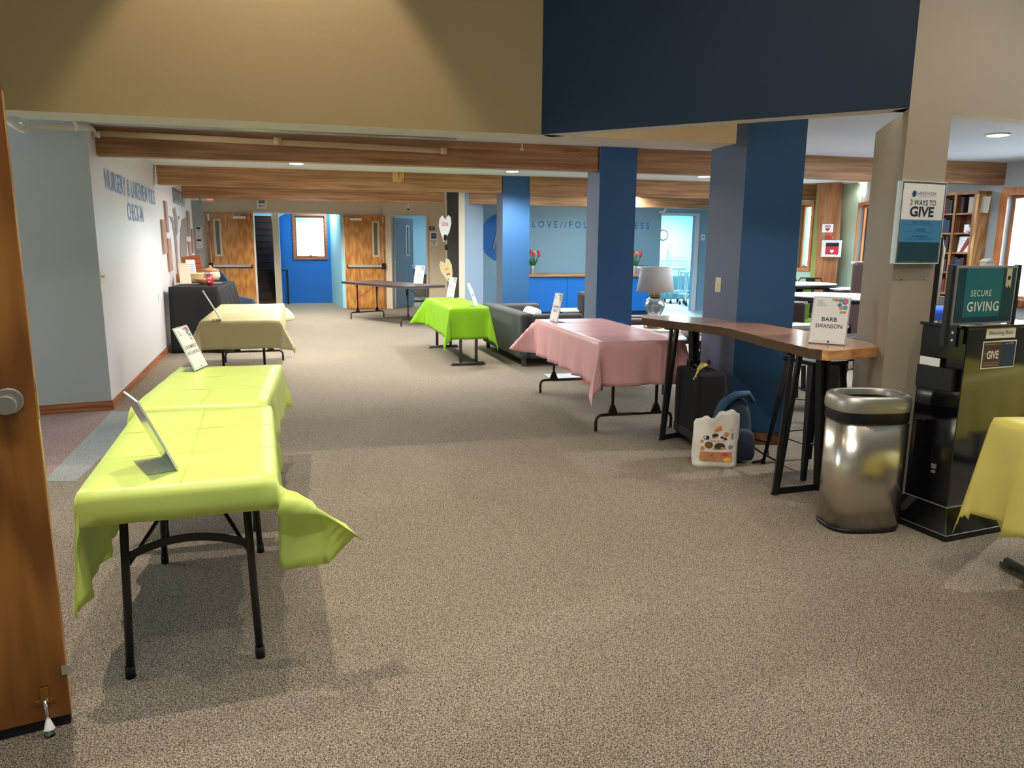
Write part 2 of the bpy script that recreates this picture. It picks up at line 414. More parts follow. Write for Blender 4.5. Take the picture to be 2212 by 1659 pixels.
# upper wall returning to the left
rt0 = A0.xy + wa.n * .01; rt1 = rt0 + Vector((-.62, -1.6))
bulk('wall_upper_left', [tuple(rt1), tuple(rt0), tuple(rt0 - Vector((.2, 0))), tuple(rt1 - Vector((.2, 0)))], SOF, TOP, ['paint_soffit', 'paint_beige'], [1, 1, 1, 1])
# right upper wall with column 4 below it
C4 = Vector((2.14, 4.22)); C4r = Vector((2.445, 4.345)); C4b = C4 + Vector((.24, .88))
w4 = Wall(C4, C4r)
R1 = C4r + w4.d * 6.4
bulk('wall_upper_right', [tuple(C4), tuple(R1), tuple(R1 - w4.n * .12), tuple(C4 - w4.n * .12)], SOF, TOP, ['paint_soffit', 'paint_column'], [1, 1, 1, 1])
def column(name, poly, z1, mats, sides, bb=None):
    mb = MB(); mb.prism(poly, 0, z1, 0, None, sides); o = struct(obj(name, mb, mats))
    if bb:
        q = MB(); cx = sum(p[0] for p in poly) / len(poly); cy = sum(p[1] for p in poly) / len(poly)
        pp = []
        for p in poly:
            v = Vector((p[0] - cx, p[1] - cy)); pp.append((cx + v.x * (1 + .016 / v.length * 1.4), cy + v.y * (1 + .016 / v.length * 1.4)))
        q.prism(pp, 0, .085); struct(obj('baseboard_' + name, q, 'trim_wood'))
    return o
column('trim_beige_column', [tuple(C4), tuple(C4r), tuple(C4r + (C4b - C4)), tuple(C4b)], SOF, ['paint_column'], [0] * 4, True)
# blue columns
def bluecol(name, K, w, dr, dl, ll, z1=CEIL):
    K = Vector(K); r = K + dr.normalized() * w; l = K + dl.normalized() * ll
    column(name, [tuple(K), tuple(r), tuple(r + (l - K)), tuple(l)], z1, ['paint_slate', 'paint_blue'], [1, 0, 0, 0], True)
bluecol('trim_blue_column_near', (1.77, 5.86), .42, Vector((1, -.30)), HD, .50)
bluecol('trim_blue_column_middle', (.92, 8.19), .42, BD, HD, .34)
bluecol('trim_blue_column_far', (-.165, 11.66), .43, BD, HD, .34)
c0 = [tuple(A(966, 500, 15.2).xy), tuple(A(991, 500, 14.6).xy), tuple(A(1004, 500, 14.66).xy), tuple(A(1044, 500, 15.3).xy), (-.9, 16.4)]
column('trim_wall_end_column', c0, CEIL, ['paint_charcoal', 'paint_cream', 'paint_mist'], [0, 1, 2, 2, 0], True)

# wooden ceiling beams : front faces run parallel, one beam each
def beam(p, x0, x1, name='ceiling_beam', tol=None):
    p = Vector(p); s0 = (x0 - p.x) / BD.x; s1 = (x1 - p.x) / BD.x
    mb = MB(); mb.box(s0, s1, 0, .14, BB, CEIL + .02)
    o = obj(name, mb, 'beam_wood', bevel=.006); o.location = (p.x, p.y, 0); o.rotation_euler = (0, 0, math.atan2(BD.y, BD.x)); return struct(o)
b1, b2, b3 = (-3.87, 7.10), (-4.86, 10.52), (-5.95, 13.62)
beam(b1, -3.87, .905); beam(b1, 1.33, 9)
beam(b2, -4.9, -.18); beam(b2, .25, 9)
beam(b3, -5.95, -1.33); beam(b3, -.9, 9)
# fixing block and angled gusset on the second beam
mb = MB(); q = Wall(b2, (b2[0] + BD.x, b2[1] + BD.y)); u, z = q.uz(860, 378); mb.box(u - .085, u + .085, -.03, 0, BB + .11, CEIL)
o = obj('ceiling_beam_block', mb, 'oak_light', bevel=.004); o.location = (b2[0], b2[1], 0); o.rotation_euler = (0, 0, q.ang); struct(o)

# left side: grey wall facing the lobby, white wall along the hallway
GL, GC = G(85, 897).xy, G(243, 885).xy
wg = Wall(GL, GC); g0 = GL - wg.d * 2.5
wallbox('wall_left_grey', g0, GC, 0, CEIL, .15, 'paint_greyblue')
mb = MB(); wG = Wall(g0, GC); mb.box(0, wG.L + .01, -.014, 0, 0, .09); o = obj('baseboard_left_grey', mb, 'trim_wood', bevel=.003); o.location = (g0.x, g0.y, 0); o.rotation_euler = (0, 0, wG.ang); struct(o)
WE = Vector((-6.40, 15.1))
class WallL(Wall):
    pass
ww = Wall(GC, WE)          # going away on the left: viewer is on the +n side
o, _ = wallbox('wall_left_white', GC, WE, 0, CEIL, .12, 'paint_white')
# the white wall shows its face towards +x : rebuild with correct side
bpy.data.objects.remove(o)
WL = Wall(GC, WE)
mb = MB(); mb.box(0, WL.L, 0, .15, 0, CEIL); o = obj('wall_left_white', mb, 'paint_white'); o.location = (GC.x, GC.y, 0); o.rotation_euler = (0, 0, WL.ang); struct(o)
mb = MB(); mb.box(.01, WL.L, -.014, 0, 0, .09); o = obj('baseboard_left_white', mb, 'trim_wood', bevel=.003); o.location = (GC.x, GC.y, 0); o.rotation_euler = (0, 0, WL.ang); struct(o)

# far wall with the double doorway
F0 = Vector((-4.08, 18.04))
wf = Wall(F0, F0 + BD)
uD0, zt = wf.uz(547, 459); uD1, _ = wf.uz(741, 462)
DT = 2.24
uL, _ = wf.uz(440, 500); uR, _ = wf.uz(832, 500)
def seg(name, w, parts, t, m_, zoff=0):
    mb = MB()
    for (u0, u1, z0, z1) in parts: mb.box(u0, u1, 0, t, z0, z1)
    o = obj(name, mb, m_); o.location = (w.a.x, w.a.y, 0); o.rotation_euler = (0, 0, w.ang); return struct(o)
seg('wall_far', wf, [(uL, uD0, 0, CEIL), (uD1, uR + .1, 0, CEIL), (uD0, uD1, DT, CEIL)], .18, 'paint_cream')
seg('trim_doorway', wf, [(uD0 - .03, uD0, 0, DT), (uD1, uD1 + .03, 0, DT), (uD0, uD1, DT, DT + .04)], -.02, 'paint_white')
# recess wall left of the doors
ra = wf.pt(uL, 0).xy
o, wr = wallbox('wall_recess', (-9.5, 16.3), ra, 0, CEIL, .12, 'paint_greyblue')

# wall with the door of room 107
w107 = Wall((-3.12, 18.22), (-3.12 + 1.32, 18.22 - .24))
uA, _ = w107.uz(848, 600); uB, _ = w107.uz(922, 600); uE, _ = w107.uz(966, 500)
H107 = 2.22
seg('wall_room_107', w107, [(-.02, uA, 0, CEIL), (uB, uE + .1, 0, CEIL), (uA, uB, H107, CEIL)], .15, 'paint_cream')
seg('trim_door_107', w107, [(uA - .05, uA, 0, H107 + .05), (uB, uB + .05, 0, H107 + .05), (uA, uB, H107, H107 + .05)], -.025, 'paint_cream')
ea = w107.pt(uE + .1, 0).xy
wallbox('wall_hall_end', ea, (-1.1, 15.6), 0, CEIL, .1, 'paint_cream')
# room 107 behind
wallbox('wall_room_107_back', (-4.4, 22.6), (-1.2, 22.6), 0, CEIL, .1, 'paint_sky')
wallbox('wall_room_107_side', (-1.3, 22.6), (-1.3, 18.1), 0, CEIL, .1, 'paint_sky')

# stair hall beyond the double doors
bl = Vector(G(605, 655).xy); br = Vector(G(742, 654.5).xy)
wblue = Wall(bl, bl + BD * 1); 
ub0, _ = wblue.uz(592, 560); ub1, _ = wblue.uz(723, 560)
wu0, _ = wblue.uz(637, 510); wu1, _ = wblue.uz(702, 510); _, wz1 = wblue.uz(668, 467); _, wz0 = wblue.uz(668, 556)
seg('wall_stair_blue', wblue, [(ub0, wu0, 0, CEIL), (wu1, ub1, 0, CEIL), (wu0, wu1, 0, wz0), (wu0, wu1, wz1, CEIL)], .2, 'paint_royal')
def window(n_, w, u0, u1, z0, z1, fw=.055, depth=.2, m_='trim_wood', muntins=()):
    mb = MB()
    for (a, b, c_, d_) in ((u0 - fw, u0, z0 - fw, z1 + fw), (u1, u1 + fw, z0 - fw, z1 + fw), (u0, u1, z1, z1 + fw), (u0, u1, z0 - fw, z0)): mb.box(a, b, -.03, depth, c_, d_)
    o = obj('window_%d' % n_, mb, m_, bevel=.004); o.location = (w.a.x, w.a.y, 0); o.rotation_euler = (0, 0, w.ang); struct(o)
    s = MB(); f2 = .035
    for (a, b, c_, d_) in ((u0, u0 + f2, z0, z1), (u1 - f2, u1, z0, z1), (u0 + f2, u1 - f2, z1 - f2, z1), (u0 + f2, u1 - f2, z0, z0 + f2)): s.box(a, b, depth * .45, depth * .7, c_, d_)
    obj('sash', s, m_, o)
    g = MB(); g.box(u0 + f2, u1 - f2, depth * .55, depth * .58, z0 + f2, z1 - f2); obj('pane', g, 'pane_glass', o)
    h = MB(); uc = (u0 + u1) / 2; h.box(uc - .03, uc + .03, depth * .4, depth * .45, z0 + f2, z0 + f2 + .02); obj('latch', h, 'chrome', o)
    cpt = w.pt(uc, (z0 + z1) / 2, -depth - .02); portal(cpt, cpt + Vector((w.n.x, w.n.y, 0)), u1 - u0, z1 - z0)
    return o
window(1, wblue, wu0, wu1, wz0, wz1)
wsr = Wall(wblue.pt(ub1, 0).xy, wf.pt(uD1 + .03, 0, -.2).xy); seg('wall_stair_right', wsr, [(0, wsr.L, 0, CEIL)], -.1, 'paint_sky_bright')
# post between stairs and blue wall
pa = A(592, 560, 18.6).xy; pb = A(606, 560, 18.6).xy
bulk('trim_stair_post', [tuple(pa), tuple(pb), tuple(pb + HD * .9), tuple(pa + HD * .9)], 0, CEIL, ['paint_cream'], [0] * 4)
# sloping soffit of the stair above
o, _ = wallbox('wall_stair_left', (-8.6, 22.8), (-7.6, 23.0), 0, 4.5, .1, 'paint_sky')
mb = MB(); p0 = wblue.uz(606, 476); p1 = wblue.uz(622, 459)
mb.quad([(ub0, -.01, CEIL), (p1[0] + .25, -.01, CEIL), (p1[0] - .02, -.01, p1[1]), (ub0, -.01, p0[1] - .02)])
o = obj('trim_stair_soffit', mb, 'paint_sky_bright', solid=.02); o.location = (wblue.a.x, wblue.a.y, 0); o.rotation_euler = (0, 0, wblue.ang); struct(o)
# carpeted stair going up, each step its own piece
st = struct(bpy.data.objects.new('stair_flight', None)); COL.objects.link(st); st['label'] = 'dark carpeted flight of stairs going up behind the left oak door'
sp = wf.pt(uD0, 0).xy; st.location = (sp.x, sp.y, 0); st.rotation_euler = (0, 0, wf.ang + .13)
for k in range(13):
    mb = MB(); mb.box(-.15, .62, 1.0 + k * .27, 1.0 + (k + 1) * .27 + .02, k * .178, (k + 1) * .178); 
    s_ = obj('step', mb, 'dark_carpet', st, bevel=.01)
    mb = MB(); mb.box(-.15, .62, .985 + k * .27, 1.0 + k * .27, (k + 1) * .178 - .03, (k + 1) * .178 + .003); obj('nosing', mb, 'rubber', s_)
mb = MB(); mb.tube([(.56, .9, .95), (.56, 4.4, 3.2)], .02); obj('stair_handrail', mb, 'oak', st)
wallbox('wall_stair_top', (-9, 22.9), (-5.0, 22.9), 2.2, 5, .1, 'paint_sky')

# LOVE wall, kitchen door wall, kitchen
L1 = A(1424, 560, 18.0).xy; L0 = L1 - BD * 4.45
o, wl = wallbox('wall_love', L0, L1, 0, CEIL, .12, 'paint_sky')
K1 = Vector((4.36, 18.28)); wk = Wall(K1, K1 + BD)
k0, _ = wk.uz(1424, 560); k1, _ = wk.uz(1498, 560)
seg('wall_kitchen_door', wk, [(k0 - 1.2, k0 - .06, 0, CEIL), (k1, k1 + 2.6, 0, CEIL), (k0 - .06, k1, 2.28, CEIL)], .14, 'paint_sky')
seg('trim_kitchen_door', wk, [(k0 - .06, k0, 0, 2.34), (k1, k1 + .1, 0, 2.34), (k0, k1, 2.28, 2.34)], -.03, 'paint_white')
KB = 23.2
wkb = wallbox('wall_kitchen_back', (1.5, KB - 1), (8.5, KB + .4), 0, CEIL, .1, 'paint_sky_bright')[1]
wallbox('wall_kitchen_right', (7.0, KB), (6.0, 18.6), 0, CEIL, .1, 'paint_sky_bright')
fp = MB(); fp.prism([(2.8, 18.3), (5.6, 18.3), (8.5, 24), (1.5, 24)], 0, .004); struct(obj('floor_kitchen', fp, 'vinyl_floor'))
fp = MB(); fp.prism([tuple(G(1399, 679).xy), tuple(G(1520, 690).xy), (5.3, 18.4), (3.3, 18.4)], 0, .003); struct(obj('floor_kitchen_entry', fp, 'vinyl_floor'))

# right wing exterior walls with windows
RW1 = Wall((4.62, 14.3), (5.5, 12.5)); RW2 = Wall((5.55, 13.1), (5.48, 11.3)); 
RW2 = Wall((5.70, 13.1), (5.46, 11.0)); RW3 = Wall((5.5, 10.45), (6.75, 8.0))
wallbox('wall_right_north', (5.4, 18.7), (4.62, 14.3), 0, CEIL, .15, 'paint_sky')
a0, z0 = RW1.uz(1722, 578); a1, z1 = RW1.uz(1756, 442)
seg('wall_window_left', RW1, [(0, a0, 0, CEIL), (a1, RW1.L + .2, 0, CEIL), (a0, a1, 0, z0), (a0, a1, z1, CEIL)], .18, 'paint_green')
window(2, RW1, a0, a1, z0, z1, depth=.10, m_='window_wood')
c0_, cz0 = RW2.uz(1846, 582); c1_, cz1 = RW2.uz(1892, 440)
seg('wall_window_middle', RW2, [(-.4, c0_, 0, CEIL), (c1_, RW2.L + .1, 0, CEIL), (c0_, c1_, 0, cz0), (c0_, c1_, cz1, CEIL)], .18, 'paint_greyblue')
window(3, RW2, c0_, c1_, cz0, cz1, depth=.14, m_='window_wood')
wallbox('wall_window_turn', (5.46, 11.0), (5.5, 10.45), 0, CEIL, .15, 'paint_greyblue')
e0, ez1 = RW3.uz(2180, 425); e1, ez0 = RW3.uz(2290, 625)
seg('wall_window_right', RW3, [(0, e0, 0, CEIL), (e1, RW3.L + 3, 0, CEIL), (e0, e1, 0, .95), (e0, e1, 2.2, CEIL)], .18, 'paint_greyblue')
window(4, RW3, e0, e1, .95, 2.2, fw=.09, m_='window_wood')
# ================================================================== CEILING LIGHTS, PIPES
def downlight(px, py, label, e=35, col=NEUT, pos=None):
    p = Vector(pos) if pos else G(px, py, CEIL)
    t = thing('recessed_light', label, 'ceiling light', (p.x, p.y, CEIL), 0, 'round recessed ceiling lights')
    mb = MB(); mb.lathe([(.085, -.0), (.105, -.003), (.105, -.010), (.085, -.012)], 24); obj('trim_ring', mb, 'white_plastic', t)
    mb = MB(); mb.lathe([(.086, -.0125), (.08, -.0145)], 24); obj('diffuser', mb, 'lamp_glow', t)
    light('SPOT', (p.x, p.y, CEIL - .03), e * 2.6, col, .09, (p.x, p.y, 0), angle=150, blend=.6)
    return t
downlight(1107, 369, 'lit recessed light over the hall beside the top of the far blue column', 120)
downlight(1521, 380, 'lit recessed light seen between the middle and near blue columns', 110)
downlight(1868, 393, 'lit recessed light just left of the beige column top', 8)
downlight(2155, 290, 'large lit recessed light right of the beige column', 70)
downlight(640, 352, 'lit recessed light between first and second beams on the left', 140)
downlight(700, 408, 'lit recessed light between second and third beams on the left', 160)
downlight(700, 447, 'lit recessed light just before the oak double doors', 130, pos=(-4.4, 16.2, CEIL))
light('SPOT', (4.9, 5.85, CEIL - .03), 330, NEUT, .03, (2.4, 3.6, .3), angle=110, blend=.6)
# lamps of the rooms beyond (hidden from view by their ceilings)
for x, y, e, c_ in ((4.6, 21, 260, (.70, .95, 1)), (-2.6, 20.3, 90, (.75, .92, 1)), (-4.6, 19.2, 60, (.75, .9, 1)), (2.2, 15.5, 120, (.8, .93, 1)), (.8, 13.4, 90, (.85, .93, 1))):
    light('AREA', (x, y, CEIL - .05), e, c_, .7, (x, y, 0), .7)

def pipe(name, label, pts, r, m_, joints=()):
    mb = MB(); mb.tube(pts, r, 12); o = obj(name, mb, m_); tag(o, label, 'pipe')
    for k, (p, rr, L_) in enumerate(joints):
        j = MB(); p = Vector(p); d = (Vector(pts[-1]) - Vector(pts[0])).normalized(); j.tube([p - d * L_, p + d * L_], rr, 14); obj('coupling', j, m_, o)
    return o
beam1w = Wall(b1, (b1[0] + BD.x, b1[1] + BD.y))
def onb1(px, py, off): return beam1w.hit(px, py, off)
pp = [onb1(212, 288, .08), onb1(960, 326, .05), ]
pipe('sprinkler_pipe', 'tan painted sprinkler pipe running along the top of the first beam', pp, .027, 'paint_tan', [(onb1(600, 305, .075), .036, .035), (onb1(958, 326, .05), .033, .03)])
YW = .0
q1 = [wG.hit(8, 254, .30), wG.hit(44, 276, .22), wG.hit(60, 272, .12), wG.hit(160, 275, .12), wG.hit(178, 274, .12), onb1(196, 278, .12), onb1(205, 290, .1), onb1(216, 291, .09)]
pipe('sprinkler_pipe', 'white sprinkler pipe with elbows crossing above the grey wall', q1, .030, 'paint_soffit', [(wG.hit(52, 276, .15), .04, .03), (wG.hit(165, 274, .12), .036, .02)])
bk2 = Wall((A0.xy + bk), (A1.xy + bk))
pipe('conduit', 'thin grey conduit under the back edge of the beige soffit', [bk2.hit(190, 261, -.02), bk2.hit(560, 280, -.02), bk2.hit(985, 300, -.02)], .011, 'alu')
for px, py, l_ in ((163, 262, 'white pipe hanger above the grey wall'), (1128, 312, 'small white hanger on the first beam near the navy wall')):
    h = onb1(px, py, .02) if px > 500 else wG.hit(px, py, .12)
    mb = MB(); mb.box(-.008, .008, -.004, .004, -.05, .05); mb.box(-.02, .02, -.02, .02, -.06, -.045); tag(place(obj('pipe_hanger', mb, 'paint_soffit'), h), l_, 'hanger')
for px, py, l_ in ((1252, 329, 'brass sprinkler head on the first beam left of the middle column'), ):
    h = onb1(px, py, .015); t = thing('sprinkler', l_, 'sprinkler', h, beam1w.ang)
    mb = MB(); mb.tube([(-.2, 0, 0), (0, 0, 0)], .007); obj('branch_pipe', mb, 'oak', t); mb = MB(); mb.lathe([(.012, -.02), (.02, 0), (.008, .02)], 10); obj('head', mb, 'brass', t)
# sprinkler pipe with elbow above the kitchen door, emergency light by the 107 door, exit sign
h = wk.hit(1450, 440, .35)
pipe('sprinkler_pipe', 'pale elbow sprinkler pipe above the kitchen doorway', [wk.hit(1438, 428, .35), wk.hit(1437, 455, .35), wk.hit(1434, 457, .33), wk.hit(1424, 458, .2)], .03, 'paint_soffit', [(wk.hit(1438, 430, .35), .04, .03)])

# ================================================================== FOLDING TABLES AND COVERS
def rod(pts, r, n=10): mb = MB(); mb.tube(pts, r, n); return mb
def table_wish(label, loc, rz, w, L, H=.74, group='brown folding tables', inset=.28, foldx=True):
    """long axis = local y; wishbone legs with a low H bar and curved feet"""
    t = thing('folding_table', label, 'table', loc, rz)
    mb = MB(); mb.box(-w / 2, w / 2, -L / 2, L / 2, H - .022, H); obj('tabletop', mb, 'brown_top', t, bevel=.006)
    mb = MB()
    for a in (-1, 1):
        mb.box(-w / 2 + .005, w / 2 - .005, a * (L / 2 - .012) - .006, a * (L / 2 - .012) + .006, H - .05, H - .022); mb.box(a * (w / 2 - .012) - .006, a * (w / 2 - .012) + .006, -L / 2 + .02, L / 2 - .02, H - .05, H - .022)
    obj('apron', mb, 'grey_metal', t)
    for s in (-1, 1):
        y = s * (L / 2 - inset); k = w * .27
        lg = MB(); zb = .14
        for a in (-1, 1):
            lg.tube([(a * k, y, H - .03), (a * k, y, zb)], .014)
            q = []
            for i in range(7):
                th = i / 6 * math.pi / 2; q.append((a * (w * .40 + .05 * math.sin(th)), y, zb - .05 + .05 * math.cos(th)))
            lg.tube([(a * k * .9, y, zb)] + q + [(a * (w * .40 + .05), y, .004)], .0135)
            lg.prism([(-.05, 0), (.05, 0), (.016, .09), (-.016, .09)], -.012, .012, 0, Matrix.Translation((a * k, y, zb - .005)) @ Matrix.Rotation(math.pi / 2, 4, 'X'))
        lg.tube([(-k, y, zb), (k, y, zb)], .0135)
        l_ = obj('leg', lg, 'bronze_metal', t)
        br = MB()
        for a in (-1, 1): br.bar((a * k, y, H * .55), (0, y - s * .42, H - .04), .018, .004)
        br.box(-.03, .03, y - s * .42 - .05, y - s * .42 + .05, H - .07, H - .03)
        obj('brace', br, 'bronze_metal', l_)
    return t
def table_bow(label, loc, rz, w, L, H=.735):
    t = thing('folding_table', label, 'table', loc, rz)
    mb = MB(); mb.box(-w / 2, w / 2, -L / 2, L / 2, H - .035, H); obj('tabletop', mb, 'plastic_top', t, bevel=.012)
    mb = MB()
    for a in (-1, 1): mb.box(a * w * .36 - .012, a * w * .36 + .012, -L / 2 + .05, L / 2 - .05, H - .06, H - .035)
    obj('side_rail', mb, 'dark_tube', t)
    for s in (-1, 1):
        y = s * (L / 2 - .13); k = w * .355; yo = s * .035
        for a in (-1, 1):
            lg = MB(); lg.tube([(a * k * .93, y, H - .04), (a * k * 1.03, y + yo, .0)], .0145, 12); l_ = obj('leg', lg, 'dark_tube', t)
            ft = MB(); ft.tube([(a * k * 1.03, y + yo, .0), (a * k * 1.026, y + yo * .97, .045)], .0175, 12); obj('rubber_foot', ft, 'rubber', l_)
        bw = MB(); n = 12; z0 = H * .60
        for i in range(n):
            x0 = -k + 2 * k * i / n; x1 = -k + 2 * k * (i + 1) / n; f = lambda x: z0 + .055 * (1 - (x / k) ** 2)
            bw.bar((x0, y, f(x0)), (x1 + .001, y, f(x1)), .012, .026)
        obj('arched_brace', bw, 'dark_tube', t)
        br = MB()
        for a in (-1, 1): br.bar((a * k * .95, y, z0 - .03), (a * .03, y - s * .33, H - .11), .014, .006)
        br.box(-.028, .028, y - s * .33 - .03, y - s * .33 + .03, H - .15, H - .04)
        obj('locking_brace', br, 'dark_tube', t)
    return t
def table_tee(label, loc, rz, w, L, H=.735, fy=.06):
    t = thing('folding_table', label, 'table', loc, rz)
    mb = MB(); mb.box(-w / 2, w / 2, -L / 2, L / 2, H - .03, H); obj('tabletop', mb, 'plastic_top', t, bevel=.008)
    for s in (-1, 1):
        y = s * (L / 2 - fy)
        lg = MB()
        for a in (-.055, .055): lg.tube([(0 + a * 1.9, y, H - .03), (0 + a * 1.9, y, .03)], .021, 12)
        lg.box(-w * .3, w * .3, y - .02, y + .02, H - .05, H - .03)
        l_ = obj('leg', lg, 'grey_metal', t)
        ft = MB(); ft.tube([(-w * .42, y, .026), (w * .42, y, .026)], .022, 12); ft.box(-w * .42 - .02, -w * .42 + .04, y - .02, y + .02, 0, .02); ft.box(w * .42 - .04, w * .42 + .02, y - .02, y + .02, 0, .02)
        obj('foot_bar', ft, 'grey_metal', l_)
    return t

def drape(name, label, loc, rz, w, L, H, ov, mats, corners={}, group=None, flare=.10, wob=.012, seed=1, rag=.0, n=None):
    """plastic cover. local x = table width, local y = table length. ov=(left,right,front,back) overhangs.
    corners: dict key (sx,sy)-> (phi_peak_deg, azimuth_deg offset from diagonal)"""
    rnd = random.Random(seed); lf, rg, fr, bk_ = ov
    g = .006
    w2, L2 = w / 2 + g, L / 2 + g
    def axis(lo, hi, half, step):
        a = []
        k = max(2, int(lo / step)); a += [(-half - lo + lo * i / k) for i in range(k)]
        k = max(4, int(2 * half / (step * 1.6))); a += [(-half + 2 * half * i / k) for i in range(k)]
        k = max(2, int(hi / step)); a += [(half + hi * i / k) for i in range(k + 1)]
        return a
    st_ = n or .035
    xs, ys = axis(lf, rg, w2, st_), axis(fr, bk_, L2, st_)
    ph = [rnd.uniform(0, 6.28) for _ in range(8)]
    def wave(s, d):      # folds of a hanging skirt, grow downwards
        return wob * (d / .35) ** 1.3 * (math.sin(s * 17 + ph[0]) + .6 * math.sin(s * 31 + ph[1]) + .35 * math.sin(s * 53 + ph[2]))
    def f(x, y):
        ix = max(-w2, min(w2, x)); iy = max(-L2, min(L2, y)); dx, dy = x - ix, y - iy
        if dx == 0 and dy == 0:
            z = H + .003 + .0012 * math.sin(x * 23 + ph[3]) * math.sin(y * 19 + ph[4]); return Vector((x, y, z))
        sx, sy = (1 if x > 0 else -1), (1 if y > 0 else -1)
        a, b = abs(dx), abs(dy); r = math.hypot(a, b); th = math.atan2(b, a)
        fl0 = flare
        # direction for pure skirts
        if b == 0:
            d = a; o = .5 * fl0 * d + wave(iy, d)
            rad = .012; return Vector((ix + sx * (o + rad * (1 - math.exp(-d / rad))), iy, H + .002 - d + rad * .6 * (1 - math.exp(-d / rad))))
        if a == 0:
            d = b; o = .5 * fl0 * d + wave(ix + 3, d)
            rad = .012; return Vector((ix, iy + sy * (o + rad * (1 - math.exp(-d / rad))), H + .002 - d + rad * .6 * (1 - math.exp(-d / rad))))
        pk, az, sg = corners.get((sx, sy), (38, 0, 0))
        A_ = rg if sx > 0 else lf; B_ = bk_ if sy > 0 else fr; tp = math.atan2(B_, A_)
        tt = th / tp if th < tp else (math.pi / 2 - th) / (math.pi / 2 - tp)
        phi = math.radians(pk) * (math.sin(tt * math.pi / 2) ** 1.0)
        psi = math.radians(45 + az) * tt + (0 if th < tp else (math.pi / 2) * (1 - tt))    # azimuth: side normal -> diagonal -> end normal
        if th < tp: psi = math.radians(45 + az) * tt
        out = Vector((sx * math.cos(psi), sy * math.sin(psi), 0))
        pl = .05 * (pk / 40) * math.sin(tt * math.pi * 2.2) * (r / .4) * (1 if r > .05 else 0)
        side = Vector((-sx * math.sin(psi), sy * math.cos(psi), 0))
        o0 = .5 * fl0 + (1 - tt) * wave((iy if th < tp else ix + 3), r) / max(r, .02)
        dvec = out * (math.sin(phi) + o0) + Vector((0, 0, -math.cos(phi) + sg * tt * .0))
        return Vector((ix, iy, H)) + out * .008 + dvec * r + side * pl
    bm = bmesh.new(); V = [[bm.verts.new(f(x, y)) for x in xs] for y in ys]
    for j in range(len(ys) - 1):
        for i in range(len(xs) - 1):
            q = bm.faces.new((V[j][i], V[j][i + 1], V[j + 1][i + 1], V[j + 1][i])); q.smooth = True
    if rag:
        for row in (V[0], V[-1]):
            for v in row: v.co.z += rnd.uniform(-rag, rag)
    # packing creases: fine ridges pressed in the sheet every ~0.34 m
    for j, y in enumerate(ys):
        for i, x in enumerate(xs):
            pass
    mb = MB(); mb.bm.free(); mb.bm = bm
    o = obj(name, mb, mats, solid=.0012); tag(o, label, 'tablecloth', group); o.location = loc; o.rotation_euler = (0, 0, rz)
    # packing creases
    cr = MB()
    for t_ in (-.0,):
        cr.tube([(t_, -L2 + .01, H + .0035), (t_ + .003, 0, H + .0042), (t_, L2 - .01, H + .0035)], .0022, 4)
    k = int(L / .42)
    for i in range(1, k + 1):
        y = -L2 + (2 * L2) * i / (k + 1); cr.tube([(-w2 + .01, y, H + .0032), (0, y + .004, H + .0042), (w2 - .01, y, H + .0032)], .0016, 4)
    obj('fold_crease', cr, mats, o)
    return o

PI = math.pi; rad_ = math.radians
T1c, T1r = (-1.325, 3.0, 0), rad_(18.5)
table_bow('grey-legged folding table nearest the camera under the lime cover', T1c, T1r, .61, 1.22)
drape('tablecloth', 'bright lime plastic cover on the nearest table with one corner flying out', T1c, T1r, .61, 1.22, .735, (.40, .36, .12, .10), 'lime_cloth',
      {(1, -1): (50, -38, 0), (-1, -1): (5, 10, 0), (1, 1): (8, 0, 0), (-1, 1): (8, 0, 0)}, 'lime plastic table covers', seed=3, flare=.03)
T2c, T2r = (-1.74, 4.30, 0), rad_(13.5)
table_bow('second grey-legged folding table on the left, under a lime cover with the leaning card', T2c, T2r, .63, 1.24)
drape('tablecloth', 'lime plastic cover on the second table from the camera, under the mercy sign', T2c, T2r, .63, 1.24, .735, (.32, .30, .10, .10), 'lime_cloth',
      {(1, -1): (14, 0, 0), (-1, -1): (14, 0, 0), (1, 1): (12, 0, 0), (-1, 1): (12, 0, 0)}, 'lime plastic table covers', seed=5, flare=.05)
T3c, T3r = (-3.17, 8.85, 0), rad_(16)
table_wish('brown folding table under the pale cream cover beside the black draped table', T3c, T3r, .78, 2.3, inset=.22)
drape('tablecloth', 'pale cream yellow plastic cover on the third table from the camera at left', T3c, T3r, .78, 2.3, .745, (.27, .25, .30, .10), 'cream_cloth',
      {(1, -1): (30, 0, 0), (-1, -1): (26, 0, 0), (1, 1): (40, -10, 0)}, None, seed=8, flare=.05)
T4c, T4r = (.845, 7.03, 0), rad_(14)
table_wish('brown folding table under the pink cover', T4c, T4r, .74, 1.92, .77, inset=.11)
drape('tablecloth', 'pink plastic cover hanging long on the table near the suitcase', T4c, T4r, .74, 1.92, .775, (.36, .30, .37, .26), 'pink_cloth',
      {(1, -1): (14, 0, 0), (-1, -1): (13, 0, 0), (-1, 1): (40, 0, 0), (1, 1): (6, 0, 0)}, None, seed=11, flare=.12, wob=.02)
T5c, T5r = (-.81, 10.42, 0), rad_(16)
table_tee('grey T-legged folding table under the deep lime cover by the sofa', T5c, T5r, .50, 1.78, .755, .03)
drape('tablecloth', 'deep lime green plastic cover with long corner tails beside the sofa', T5c, T5r, .50, 1.78, .76, (.40, .40, .42, .30), 'lime_cloth_deep',
      {(1, -1): (12, 0, 0), (-1, -1): (9, 0, 0), (-1, 1): (34, 0, 0)}, None, seed=21, flare=.10)
